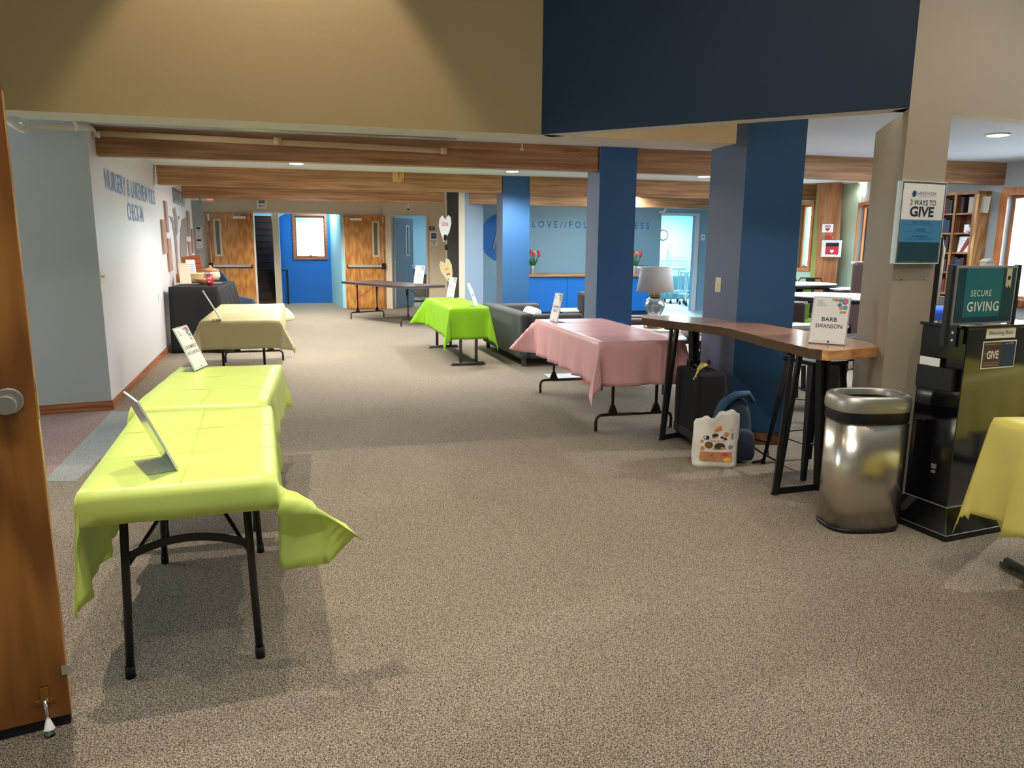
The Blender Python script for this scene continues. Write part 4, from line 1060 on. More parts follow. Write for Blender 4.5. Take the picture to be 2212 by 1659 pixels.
text('Time for life', 'ink_red', bd, .005, fr_y(0, .195) - .006, .198, w=.10, h=.016)
text('TEA', 'ink_red', bd, .095, fr_y(.09, .28) - .008, .278, w=.03, h=.014)
for s_ in (-1, 1):
    mb = MB(); mb.tube([(-.06, s_ * .01, .35), (-.05, s_ * .015 + .03, .335), (.0, s_ * .02 + .05, .33), (.05, s_ * .015 + .03, .36)], .006, 6); obj('handle', mb, 'tote_cloth', t)
# ================================================================== DOORS
def leaf(name, label, w, H, px_off, hinge_right, loc, rz, m_='oak', exit_bar=True, vision=(.18, 1.28, .10, .78)):
    """flat door leaf: local x 0..w, face at y = 0 (towards -Y)"""
    t = thing(name, label, 'door', loc, rz)
    free = 0 if hinge_right else w
    s_ = 1 if hinge_right else -1
    vx = free + s_ * vision[0]; a, b = sorted((vx, vx + s_ * vision[2])); z0, z1 = vision[1], vision[1] + vision[3]
    mb = MB()
    for (x0, x1, zz0, zz1) in ((0, a, .01, H), (b, w, .01, H), (a, b, .01, z0), (a, b, z1, H)): mb.box(x0, x1, 0, .045, zz0, zz1)
    obj('slab', mb, m_, t)
    mb = MB(); e = .035
    for (x0, x1, zz0, zz1) in ((a - e, a + .01, z0 - e, z1 + e), (b - .01, b + e, z0 - e, z1 + e), (a, b, z1 - .01, z1 + e), (a, b, z0 - e, z0 + .01)): mb.box(x0, x1, -.008, .053, zz0, zz1)
    obj('vision_frame', mb, 'paint_cream', t, bevel=.003)
    obj('vision_pane', MB().box(a, b, .02, .026, z0, z1), 'smoke_glass', t)
    if exit_bar:
        p0, p1 = sorted((free + s_ * .05, free + s_ * (w - .06)))
        pb = obj('exit_bar', MB().box(p0, p1, -.055, -.02, 1.0, 1.055), 'alu', t, bevel=.006)
        obj('bar_base', MB().box(p0, p1, -.02, 0, .985, 1.04), 'black_plastic', pb)
        q = free + s_ * .055; obj('bar_head', MB().box(q - .05, q + .04, -.065, 0, .955, 1.10), 'black_plastic', pb, bevel=.015)
        q2 = p1 if hinge_right else p0; obj('bar_end', MB().box(q2 - .015, q2 + .015, -.058, 0, .98, 1.06), 'black_plastic', pb, bevel=.008)
        rd = obj('latch_rod', MB().tube([(free + s_ * .06, -.025, .06), (free + s_ * .06, -.025, 2.10)], .009, 8), 'alu', t)
        obj('rod_guide', MB().box(free + s_ * .06 - .018, free + s_ * .06 + .018, -.04, 0, H - .17, H - .03), 'alu', rd, bevel=.004)
        hx = w - .0 if hinge_right else 0.0
        cb = obj('door_closer', MB().box(*sorted((hx - s_ * .14, hx - s_ * .42)), -.06, 0, H - .12, H - .06), 'white_metal', t, bevel=.012)
        obj('closer_arm', MB().tube([(hx - s_ * .26, -.03, H - .05), (hx - s_ * .12, -.06, H - .03), (hx + s_ * .02, -.03, H - .025)], .008, 6), 'brass', cb)
        obj('closer_pinion', MB().lathe([(.018, -.045), (.018, .0)], 12, c=(hx - s_ * .28, -.03, H - .05)), 'white_metal', cb)
    return t
p = wf.pt(uD0 - 1.03, 0, .06); leaf('door_leaf', 'left oak door folded open against the far wall, with exit bar and narrow window', 1.01, 2.22, 0, True, p, wf.ang)
p = wf.pt(uD1 + .01, 0, .06); leaf('door_leaf', 'right oak door folded open against the far wall, behind the bare brown table', .97, 2.22, 0, False, p, wf.ang)
h0 = w107.pt(uA + .06, 0, -.05)
t = thing('door_leaf', 'pale blue lit door of room 107 standing open into the room', 'door', h0, rad_(70))
mb = MB()
for (x0, x1, z0, z1) in ((0, .60, .01, 2.18), (.70, .95, .01, 2.18), (.60, .70, .01, 1.3), (.60, .70, 1.98, 2.18)): mb.box(x0, x1, 0, .045, z0, z1)
obj('slab', mb, 'paint_mist', t)
mb = MB()
for (x0, x1, z0, z1) in ((.56, .61, 1.26, 2.02), (.69, .74, 1.26, 2.02), (.6, .7, 1.97, 2.02), (.6, .7, 1.26, 1.31)): mb.box(x0, x1, -.008, .053, z0, z1)
obj('vision_frame', mb, 'paint_white', t); obj('vision_pane', MB().box(.6, .7, .02, .026, 1.3, 1.98), 'ink_navy', t)
hd = obj('lever_handle', MB().tube([(.88, 0, 1.0), (.88, -.06, 1.0), (.77, -.07, 1.0)], .012, 8), 'chrome', t); obj('rose', MB().tube([(.88, .0, 1.0), (.88, -.012, 1.0)], .032, 14), 'chrome', hd)
for z in (.25, 1.05, 1.95): obj('hinge', MB().tube([(-.008, -.008, z), (-.008, -.008, z + .1)], .009, 8), 'chrome', t)
# near oak door at the left edge
e0 = G(155, 1556, .012); rzD = math.atan2(e0.y - G(0, 1594, .012).y, e0.x - G(0, 1594, .012).x)
t = thing('near_door', 'varnished oak door at the left edge with satin knob and kick down stop', 'door', (e0.x, e0.y, 0), rzD)
obj('slab', MB().box(-.95, 0, 0, .045, .035, 1.97), 'door_wood', t, bevel=.002)
obj('door_sweep', MB().box(-.95, -.003, .004, .04, .002, .036), 'rubber', t)
obj('edge_strip', MB().box(-.002, .0015, .004, .041, .04, 1.965), 'oak_light', t)
wD = Wall((e0.x - math.cos(rzD), e0.y - math.sin(rzD)), e0)
def onD(px, py, off=0):
    u, z = wD.uz(px, py, off); return u - 1, z
kx, kz = onD(18, 866)
kb = MB()
for r0, y0, y1 in ((.040, 0, -.01), (.018, -.01, -.04), (.029, -.04, -.075)): kb.tube([(kx, y0, kz), (kx, y1, kz)], r0, 24)
obj('knob', kb, 'steel_lid', t, bevel=.004)
lx, lz = onD(133, 840); obj('latch_plate', MB().box(-.001, .003, .008, .038, lz - .09, lz + .03), 'brass', t)
lx, lz = onD(140, 1446); o = obj('latch_bolt', MB().box(-.012, .012, -.006, .0, lz - .015, lz + .015), 'alu', t)
sx_, sz_ = onD(97, 1500); st_ = MB(); st_.box(sx_ - .012, sx_ + .012, -.012, 0, sz_ - .022, sz_ + .03); st_.box(sx_ - .028, sx_ + .028, -.006, 0, sz_ - .03, sz_ - .015)
ds = obj('kick_down_stop', st_, 'brass', t, bevel=.002)
obj('stop_arm', MB().tube([(sx_, -.018, sz_ - .01), (sx_ + .004, -.03, .05)], .0055, 10), 'chrome', ds)
obj('stop_tip', MB().tube([(sx_ + .004, -.03, .055), (sx_ + .006, -.036, .022), (sx_ + .006, -.036, .010), (sx_ + .006, -.037, .0)], [.006, .016, .017, .016], 14), 'white_plastic', ds)

# ================================================================== WALL THINGS ALONG THE HALL
def onWL(px, py, off=.0): return WL.uz(px, py, off)
def wt(w, name, label, cat, group=None): return thing(name, label, cat, (w.a.x, w.a.y, 0), w.ang, group)
t = wt(WL, 'wall_lettering', 'blue painted lettering NURSERY & LAKEVIEW KIDS CHECK-IN on the white wall', 'lettering')
ua, za = onWL(226, 391); ub, zb = onWL(334, 424)
text('NURSERY & LAKEVIEW KIDS', 'ink_wall', t, (ua + ub) / 2, -.003, (za + zb) / 2, w=abs(ub - ua), h=.20, bold=.01)
uc, zc = onWL(275, 457); ud, zd = onWL(309, 463)
text('CHECK-IN', 'ink_wall', t, (uc + ud) / 2, -.003, (zc + zd) / 2, w=abs(ud - uc), h=.19, bold=.01)
# wall switches
u_, z_ = onWL(219, 597); t = wt(WL, 'light_switch', 'ivory three gang light switch near the corner of the white wall', 'switch')
obj('plate', MB().box(u_ - .07, u_ + .07, -.007, 0, z_ - .06, z_ + .06), 'ivory_plastic', t, bevel=.003)
for k in (-1, 0, 1): obj('toggle', MB().box(u_ + k * .045 - .005, u_ + k * .045 + .005, -.02, -.006, z_ - .012, z_ + .012), 'ivory_plastic', t)
u_, z_ = onWL(343, 645); t = wt(WL, 'wall_outlet', 'ivory outlet plate low on the white wall before the black draped table', 'outlet')
obj('plate', MB().box(u_ - .04, u_ + .04, -.006, 0, z_ - .06, z_ + .06), 'ivory_plastic', t, bevel=.003); obj('socket', MB().box(u_ - .017, u_ + .017, -.008, -.005, z_ - .04, z_ + .04), 'white_plastic', t)
# metal map and reclaimed planks
MPL = []
def plank(px0, py0, px1, py1, label):
    u0, z1_ = onWL(px0, py0); u1, z0_ = onWL(px1, py1)
    if u1 < u0: u0, u1 = u1, u0
    o = obj('wall_plank', MB().box(u0, u1, -.03, 0, z0_, z1_), 'plank_paint', bevel=.004); o.location = (WL.a.x, WL.a.y, 0); o.rotation_euler = (0, 0, WL.ang)
    tag(o, label, 'wall art', 'weathered wood planks around the wall map')
plank(352, 433, 361.5, 502, 'upper left weathered plank beside the wall map, above the white gap'); plank(345.5, 474, 358, 547, 'leftmost weathered plank beside the wall map')
plank(358, 515, 370, 584, 'lowest weathered plank, left of the wall map'); plank(401, 455, 409.5, 511, 'upper right weathered plank beside the wall map')
plank(411, 494, 417.5, 547, 'rightmost weathered plank beside the wall map'); plank(405, 522, 412.5, 561, 'lower right weathered plank beside the wall map')
for q_ in ((357, 504, 366, 513), (401, 512, 410, 521)):
    u0, z1_ = onWL(q_[0], q_[1]); u1, z0_ = onWL(q_[2], q_[3]); o = obj('cross_centre', MB().box(u0, u1, -.02, 0, z0_, z1_), 'paint_white'); o.location = (WL.a.x, WL.a.y, 0); o.rotation_euler = (0, 0, WL.ang)
    tag(o, 'white square block between the planks %s of the wall map' % ('left' if q_[0] < 380 else 'right'), 'wall art')
random.seed(11)
u0, z1_ = onWL(371, 402); u1, z0_ = onWL(397, 447)
t = wt(WL, 'tin_panel', 'dark embossed tin panel hanging high above the wall map', 'wall art')
obj('backing', MB().box(u0, u1, -.02, 0, z0_, z1_ - .02), 'tin', t, bevel=.004)
for k in range(4): obj('embossed_rib', MB().box(u0 + (u1 - u0) * (k + .2) / 4, u0 + (u1 - u0) * (k + .75) / 4, -.035, -.02, z0_ + .04, z1_ - .07), 'tin', t, bevel=.004)
t = wt(WL, 'wall_map', 'brown and grey painted world map shapes on the white wall', 'wall art')
def cont(pts, name='continent'):
    P_ = [onWL(*p) for p in pts]; out = []
    n = len(P_)
    for i in range(n):
        a, b = Vector(P_[i]), Vector(P_[(i + 1) % n])
        for k in range(3):
            v = a.lerp(b, k / 3); out.append(v + Vector((random.uniform(-.03, .03), random.uniform(-.015, .015))) * (1 if k else .3))
    bm = MB(); T = Matrix.Rotation(PI / 2, 4, 'X')
    bm.prism([(v.x, v.y) for v in out], .0, .010, 0, T); obj(name, bm, 'map_paint', t)
cont([(364, 466), (370, 480), (374, 500), (377, 530), (380, 562), (383, 590), (386, 600), (383, 560), (381, 520), (378, 500), (372, 470)])
cont([(373, 450), (377, 448), (382, 470), (383, 500), (380, 515), (378, 490), (375, 470)])
cont([(392, 475), (400, 470), (402, 490), (404, 520), (403, 560), (399, 590), (394, 600), (390, 560), (388, 530), (390, 500)])
cont([(385, 468), (386, 467), (386, 474), (385, 474)], 'island'); cont([(389, 495), (391, 493), (391, 500), (389, 502)], 'island')

def board(w, px0, py0, px1, py1, name, label, m_, thick=.012, cat='sign'):
    u0, z1_ = w.uz(px0, py0); u1, z0_ = w.uz(px1, py1)
    t = wt(w, name, label, cat); obj('board', MB().box(u0, u1, -thick, 0, z0_, z1_), m_, t, bevel=.002); return t, u0, u1, z0_, z1_
t, u0, u1, z0_, z1_ = board(wr, 421, 489, 439, 537, 'notice_board', 'white notice with black bars on the recessed wall left of the oak door', 'paper')
for k, (a, hh_) in enumerate(((.96, .02), (.42, .02))): obj('printed_bar', MB().box(u0 + .02, u1 - .03, -.014, -.012, z0_ + (z1_ - z0_) * a - hh_ * 2, z0_ + (z1_ - z0_) * a), 'ink', t)
for s_, a, w_ in (('LIFE', .84, .4), ('ON', .76, .3), ('Welcome', .60, .3), ('please come in', .53, .5), ('THIS WAY', .12, .7)): text(s_, 'ink', t, (u0 + u1) / 2, -.0135, z0_ + (z1_ - z0_) * a, w=(u1 - u0) * w_, h=.022)
t, u0, u1, z0_, z1_ = board(wf, 554, 430, 577, 451, 'direction_sign', 'white and blue KIDS sign with arrow above the left oak door', 'paper')
obj('blue_field', MB().box(u0 + .04, u1 - .04, -.014, -.012, z0_ + .12, z1_ + .02), 'ink_navy', t)
text('KIDS', 'ink_white', t, (u0 + u1) / 2, -.0155, z0_ + .17, w=(u1 - u0) * .6, h=.06)
ar = MB(); zc = z0_ + .06; ar.box(u0 + .07, u1 - .05, -.014, -.012, zc - .008, zc + .008); ar.prism([(u0 + .04, zc), (u0 + .08, zc - .025), (u0 + .08, zc + .025)], .012, .014, 0, Matrix.Rotation(PI / 2, 4, 'X')); obj('arrow', ar, 'ink_navy', t)
t, u0, u1, z0_, z1_ = board(w107, 927, 489, 939, 497, 'room_number_sign', 'dark blue room number plate reading 107', 'ink_navy', .01)
text('107', 'ink_white', t, (u0 + u1) / 2, -.0115, (z0_ + z1_) / 2, w=(u1 - u0) * .65, h=.05)
t, u0, u1, z0_, z1_ = board(w107, 929, 501, 946, 530, 'room_sign', 'white sign reading Room 107 beside the doorway', 'paper')
obj('dark_field', MB().box(u0 + .03, u1 - .03, -.014, -.012, z0_ + (z1_ - z0_) * .5, z1_ - .03), 'ink_navy', t)
text('CLASS', 'ink_white', t, (u0 + u1) / 2, -.0155, z0_ + (z1_ - z0_) * .72, w=(u1 - u0) * .5, h=.03)
text('Room', 'ink', t, (u0 + u1) / 2, -.0135, z0_ + (z1_ - z0_) * .34, w=(u1 - u0) * .7, h=.055); text('107', 'ink', t, (u0 + u1) / 2, -.0135, z0_ + (z1_ - z0_) * .15, w=(u1 - u0) * .5, h=.055)
# emergency lamp and camera hanging near the ceiling
h = w107.hit(882, 448, .3); t = thing('door_stop_arm', 'short white hanging sensor above the room 107 doorway', 'sensor', h)
obj('stem', MB().tube([(0, 0, -.03), (0, 0, CEIL - h.z)], .018, 8), 'white_plastic', t); obj('head', MB().lathe([(.02, -.06), (.03, -.05), (.03, -.03)], 10), 'black_plastic', t)
h = wf.hit(437, 431, 1.2); t = thing('exit_light', 'small white emergency light and red exit sign at the far left ceiling', 'exit sign', h, wf.ang)
obj('housing', MB().box(-.30, -.08, -.05, .05, -.02, .10), 'white_plastic', t, bevel=.01); obj('exit_panel', MB().box(-.02, .22, -.03, .03, -.03, .12), 'white_plastic', t, bevel=.005); mat('exit_red', 'ff4a3a', .5, emit=2.0)
obj('exit_letters_field', MB().box(.10, .20, -.034, -.03, .0, .10), 'exit_red', t)
# love wall lettering, logo disc
t = wt(wl, 'wall_lettering', 'blue lettering LOVE//FOLLOW//BLESS on the grey blue wall, partly behind a column', 'lettering')
ua, za = wl.uz(1150, 486); ub, zb = wl.uz(1402, 486)
text('LOVE//FOLLOW//BLESS', 'ink_royal', t, (ua + ub) / 2, -.004, (za + zb) / 2, w=ub - ua, h=.15, track=1.6, bold=.008)
uc, zc = wl.uz(1089, 513); 
t = wt(wl, 'wall_logo', 'large royal blue disc with a pale slanted stroke', 'logo')
mb = MB(); mb.lathe([(.55, 0), (.55, .012)], 48)
for v in mb.bm.verts: v.co = Vector((uc + v.co.x, -v.co.z, zc + v.co.y))
obj('disc', mb, 'paint_royal', t); uq, zq = wl.uz(1064, 540); ur, zr = wl.uz(1075, 498); 
obj('stroke', MB().tube([(uq, -.013, zq), (ur, -.013, zr)], .03, 8), 'paint_mist', t)
# reception counter with wood top
C0, C1 = G(1145, 681).xy, G(1399, 679).xy; C0 = C1 - BD * 2.95
wc = Wall(C0, C1)
t = wt(wc, 'reception_counter', 'royal blue reception counter with a wood top in front of the lettered wall', 'counter')
Lc = wc.L
for k in range(3): obj('front_panel', MB().box(Lc * k / 3 + .004, Lc * (k + 1) / 3 - .004, 0, .03, .09, .87), 'paint_royal', t)
obj('carcass', MB().box(0, Lc, .03, .6, .0, .87), 'paint_royal', t); obj('plinth', MB().box(0, Lc, .01, .03, 0, .09), 'paint_navy', t)
obj('worktop', MB().box(-.05, Lc + .05, -.06, .66, .87, .93), 'counter_wood', t, bevel=.006)
def tulips(label, p):
    t = thing('flower_vase', label, 'flowers', p, 0, 'tulip vases on the reception counter')
    mb = MB(); mb.lathe([(.045, 0), (.05, .01), (.06, .16), (.065, .18)], 16); obj('vase', mb, 'mercury_glass', t)
    for k in range(9):
        a = k * 2.4; r = .05 + .05 * (k % 3); x, y, z = r * math.cos(a), r * math.sin(a), .42 + .05 * math.sin(k * 3)
        s_ = obj('stem', MB().tube([(0, 0, .1), (x * .6, y * .6, .3), (x, y, z)], .006, 5), 'leaf', t)
        mb = MB(); mb.lathe([(.012, -.03), (.036, 0), (.034, .03), (.012, .05)], 8, c=(x, y, z + .02)); obj('bloom', mb, 'tulip_red' if k % 3 else 'tulip_yellow', s_)
    for k in range(7):
        a = k * .9 + .3; d = Vector((math.cos(a), math.sin(a), 0)); q = Vector((-d.y, d.x, 0)) * .028
        mb = MB(); b_ = Vector((0, 0, .14)) + d * .03; m_ = d * .09 + Vector((0, 0, .26)); e_ = d * .13 + Vector((0, 0, .33 + .03 * (k % 2)))
        mb.quad([b_ - q * .5, m_ - q, e_, m_ + q]); obj('leaf', mb, 'leaf', t, solid=.003)
for px, l_ in ((1153, 'vase of pink and yellow tulips on the left end of the blue counter'), (1374, 'vase of tulips half hidden by the middle blue column')):
    u_, _ = wc.uz(px, 600); tulips(l_, wc.pt(u_, .93, -.12))
# sofa group
N = Vector((.10, 9.45)); 
t = thing('sofa', 'charcoal fabric sofa with boxy arms between the lime and pink tables', 'sofa', (N.x, N.y, 0), math.atan2(HD.y, HD.x) - PI / 2)
Ls, Ds = 1.95, .86       # local y = along hallway, x to the right
obj('back', MB().box(0, .19, 0, Ls, .10, .69), 'charcoal_fabric', t, bevel=.04, seg=4)
obj('base', MB().box(.19, Ds, .15, Ls - .15, .10, .30), 'charcoal_fabric', t, bevel=.02)
for y in (0, Ls - .17): obj('arm', MB().box(.10 if y else .05, Ds + .02, y, y + .17, .10, .675), 'charcoal_fabric', t, bevel=.04, seg=4)
for y in (.19, .98): obj('seat_cushion', MB().box(.2, Ds, y, y + .78, .30, .44), 'charcoal_fabric', t, bevel=.04, seg=3)
for x in (.05, Ds - .08):
    for y in (.05, Ls - .1): obj('leg', MB().box(x, x + .05, y, y + .05, 0, .10), 'grey_metal', t)
o = softbox('throw_pillow', 'tote_cloth', None, (.55, .14, .24), bulge=.18, seed=9, noise=.003, top=.95); o.location = (N.x + .12, N.y + 1.0, .47); o.rotation_euler = (rad_(-22), 0, rad_(-74))
tag(o, 'cream pillow with printed words leaning in the charcoal sofa', 'pillow')
text('BE KIND TODAY', 'ink', o, 0, -.085, .33, w=.3, h=.03)
def side_table(label, c, w, d, H, m1='laminate_white', m2='black_metal'):
    t = thing('side_table', label, 'table', (c[0], c[1], 0), rad_(12)); obj('top', MB().box(-w / 2, w / 2, -d / 2, d / 2, H - .03, H), m1, t, bevel=.004)
    for a in (-1, 1):
        for b in (-1, 1): obj('leg', MB().box(a * (w / 2 - .03) - .015, a * (w / 2 - .03) + .015, b * (d / 2 - .03) - .015, b * (d / 2 - .03) + .015, 0, H - .03), m2, t)
    return t
p = A(1238, 668, 12.6); side_table('low dark side table with pale top behind the charcoal sofa', p, .5, .5, p.z, 'laminate_white')
def club_chair(label, c, rz, H=.82, m_='leather', w=.66, grp=None):
    t = thing('club_chair', label, 'armchair', (c[0], c[1], 0), rz, grp)
    obj('backrest', MB().box(-w / 2, w / 2, .22, .36, .30, H), m_, t, bevel=.05, seg=4); obj('seat_cushion', MB().box(-w / 2 + .08, w / 2 - .08, -.34, .24, .26, .45), m_, t, bevel=.04, seg=3)
    for a in (-1, 1): obj('arm', MB().box(*sorted((a * w / 2, a * (w / 2 - .1))), -.34, .3, .2, .62), m_, t, bevel=.035, seg=3)
    for a in (-1, 1):
        for b in (-.3, .3): obj('leg', MB().box(a * (w / 2 - .06) - .02, a * (w / 2 - .06) + .02, b - .02, b + .02, 0, .22), 'black_metal', t)
    return t
p = A(1284, 668, 12.3); club_chair('dark club chair just left of the middle blue column', (p.x + .12, p.y), rad_(95), .80, 'luggage')
p = A(1378, 690, 9.6); club_chair('dark brown chair behind the middle blue column beside the lamp', (p.x - .14, p.y + .3), rad_(95), .76, 'leather', .5)
# lamp on its table
pl = A(1412, 708, 8.6); zt = pl.z
side_table('low lamp table behind the live edge table', (pl.x + .02, pl.y), .75, .6, zt, 'laminate_white')
t = thing('table_lamp', 'silver mosaic table lamp with wide white drum shade', 'lamp', (pl.x, pl.y, zt), 0)
sc_ = 8.6 / 1620
def zof(py): return A(1412, py, 8.6).z - zt
mb = MB(); mb.lathe([(.12, 0), (.12, .02), (.07, .035), (.05, .05)], 24); obj('base', mb, 'brass', t)
mb = MB(); mb.lathe([(.03, .05), (.05, .10), (zof(655) * 0 + .12, zof(662)), (.105, zof(648)), (.05, zof(641))], 20); obj('body', mb, 'mercury_glass', t)
mb = MB(); mb.lathe([(.07, zof(640)), (.05, zof(634)), (.02, zof(628)), (.015, zof(600))], 16); obj('neck', mb, 'brass', t)
mb = MB(); rT, rB = (1446 - 1381) / 2 * sc_, (1454 - 1374) / 2 * sc_; mb.lathe([(rB, zof(630)), (rT, zof(577))], 40)
for f in [f for f in mb.bm.faces if len(f.verts) > 10]: mb.bm.faces.remove(f)
obj('lamp_shade', mb, 'lamp_shade', t, solid=.004)
t2 = MB(); t2.tube([(0, 0, zof(585)), (0, 0, zof(573))], .006, 6); obj('finial', t2, 'brass', t)
p = A(1493, 736, 7.6); o = obj('glass_bowl', MB().lathe([(.04, 0), (.10, .05), (.115, .11), (.11, .16), (.10, .10), (.05, .02)], 24), 'laminate_white'); o.location = (p.x, p.y, .62); tag(o, 'white glass bowl seen between the bar table legs above the pink cover', 'bowl')
side_table('small dark table carrying the white bowl beside the near blue column', (p.x + .02, p.y + .02), .5, .4, .62, 'black_plastic')
p = A(1522, 690, 9.2); o = softbox('duffel_bag', 'luggage', None, (.36, .32, .26), bulge=.4, seed=3, noise=.01); o.location = (p.x + .25, p.y, 0.455); tag(o, 'black bag on a chair just left of the near blue column', 'bag'); 
club_chair('dark chair under the black bag by the near blue column', (p.x + .3, p.y + .05), rad_(80), .5, 'luggage', .6)

# ================================================================== BLACK DRAPED TABLE AND WHAT STANDS ON IT
BZ = .93
q0, q1, q2 = G(357, 618, BZ).xy, G(471, 620, BZ).xy, G(496, 602, BZ).xy
bw = Wall(q1 - BD * .66, q1); bL = 1.75
t = thing('counter_table', 'tall table hidden under a black cloth against the white wall', 'table', (bw.a.x, bw.a.y, 0), bw.ang)
obj('tabletop', MB().box(0.02, bw.L - .02, .02, bL, BZ - .03, BZ - .004), 'brown_top', t)
for x in (.12, bw.L - .14):
    mb = MB(); mb.lathe([(.15, 0), (.15, .012), (.05, .03), (.04, .05), (.04, BZ - .03)], 20, c=(x, .35, 0)); obj('pedestal', mb, 'chrome', t)
# cloth : front skirt to the floor, side skirt short and flared
bm = bmesh.new(); Wb = bw.L
def sk(u, d):       # u runs along front then right side
    if u < Wb: base = Vector((u, 0)); n = Vector((0, -1)); amp = .018
    else: base = Vector((Wb, u - Wb)); n = Vector((1, 0)); amp = .02
    o_ = (.10 * d + amp * math.sin(u * 14) * min(1, d * 1.5) + amp * .6 * math.sin(u * 31) * min(1, d))
    corner = math.exp(-((u - Wb) / .12) ** 2) * .14 * d; o2 = Vector((1, -1)).normalized() * corner
    L_ = .93 if u < Wb else .93 - .45 * min(1, (u - Wb) / .5)
    v = base + n * o_ + o2; return (v.x, v.y, BZ - d * L_)
nu = 60; UM = Wb + bL
rows = [[bm.verts.new(sk(UM * i / nu, d / 12)) for i in range(nu + 1)] for d in range(13)]
for d in range(12):
    for i in range(nu):
        f = bm.faces.new((rows[d][i], rows[d][i + 1], rows[d + 1][i + 1], rows[d + 1][i])); f.smooth = True
f = bm.faces.new([bm.verts.new(v) for v in ((0, 0, BZ + .001), (Wb, 0, BZ + .001), (Wb, bL, BZ + .001), (0, bL, BZ + .001))])
mb = MB(); mb.bm.free(); mb.bm = bm; o = obj('tablecloth', mb, 'black_cloth', solid=.002); tag(o, 'black cloth covering the tall table against the white wall', 'tablecloth'); o.location = (bw.a.x, bw.a.y, 0); o.rotation_euler = (0, 0, bw.ang)
def onB(px, py): p = G(px, py, BZ + .003); return p
def pot(name, label, cat, px, py, prof, m_, sc=1, lid=None):
    p = onB(px, py); t = thing(name, label, cat, p); mb = MB(); mb.lathe([(r * sc, z * sc) for r, z in prof], 24)
    if not lid:
        top = max(f.calc_center_median().z for f in mb.bm.faces)
    obj('body', mb, m_, t, smooth=False)
    if lid: mb = MB(); mb.lathe([(r * sc, z * sc) for r, z in lid], 24); obj('lid', mb, 'clay', t)
    return t
pot('clay_pot', 'wide cream and brown pottery bowl next to the white stand on the black table', 'bowl', 419, 611, [(.05, 0), (.10, .01), (.145, .08), (.15, .13), (.16, .14), (.16, .155), (.14, .155), (.12, .08), (.05, .02)], 'clay_cream')
pot('lidded_pot', 'round pottery jar with a tan knobbed lid on the black table', 'jar', 456, 607, [(.06, 0), (.12, .02), (.15, .08), (.14, .14), (.12, .165)], 'clay_cream', 1.0, [(.135, .165), (.13, .18), (.07, .21), (.02, .22), (.025, .235), (.02, .25), (.005, .255)])
pot('pottery_bowl', 'small brown bowl in front on the black table', 'bowl', 439, 614, [(.03, 0), (.06, .01), (.11, .06), (.125, .09), (.118, .09), (.05, .02)], 'clay')
p = onB(454, 617); t = thing('tumbler', 'red plastic tumbler with clear lid at the front of the black table', 'cup', p)
mb = MB(); mb.lathe([(.042, 0), (.05, .16)], 20); bdy = obj('body', mb, 'red_plastic', t); mb = MB(); mb.lathe([(.052, .16), (.053, .175), (.045, .19)], 20); obj('lid', mb, 'mercury_glass', t)
text('LAKE', 'ink_white', bdy, .01, -.054, .11, w=.05, h=.03); text('VIEW', 'ink_white', bdy, .01, -.052, .06, w=.05, h=.025)
p = onB(421, 606); t = thing('wicker_basket_lid', 'reddish woven basket panel leaning behind the pottery', 'basket', (p.x - .06, p.y + .16, BZ + .003), bw.ang)
T = Matrix.Rotation(rad_(-14), 4, 'X') @ Matrix.Rotation(rad_(-9), 4, 'Y')
obj('panel', MB().box(-.15, .15, 0, .02, 0, .42, 0, T), 'wicker', t, bevel=.008)
for k in range(5): obj('woven_strip', MB().box(-.15, .15, -.008, .0, .03 + k * .08, .075 + k * .08, 0, T), 'wicker', t, bevel=.004)
p = onB(402, 613); t = thing('display_stand', 'cream cardboard display easel at the left of the black table', 'stand', p, rad_(35))
T = Matrix.Rotation(rad_(-16), 4, 'X'); obj('panel', MB().box(-.08, .08, 0, .006, 0, .32, 0, T), 'paint_cream', t); obj('base', MB().box(-.08, .08, -.02, .14, 0, .004), 'paint_cream', t)
p = onB(411, 609); t = thing('printed_leaflets', 'white printed card leaning behind the cream stand', 'card', (p.x, p.y + .1, p.z), rad_(35)); obj('sheet', MB().box(-.07, .07, 0, .004, 0, .36, 0, T), 'paper', t)
for k in range(6): obj('print_line', MB().box(-.05, .05, -.001, 0, .10 + k * .035, .112 + k * .035, 0, T), 'ink_soft', t)
o = obj('wood_block', MB().box(-.05, .05, -.04, .04, 0, .14), 'clay', bevel=.01); o.location = onB(388, 611) + Vector((-.03, .10, 0)); tag(o, 'small amber wooden box behind the cream stand', 'box')
for px, py, l_ in ((425, 613, 'white paper slip under the wide bowl'), (467, 611, 'white paper slip right of the red tumbler')):
    o = obj('paper_slip', MB().box(-.08, .08, -.04, .04, 0, .002), 'paper'); o.location = onB(px, py); tag(o, l_, 'paper')
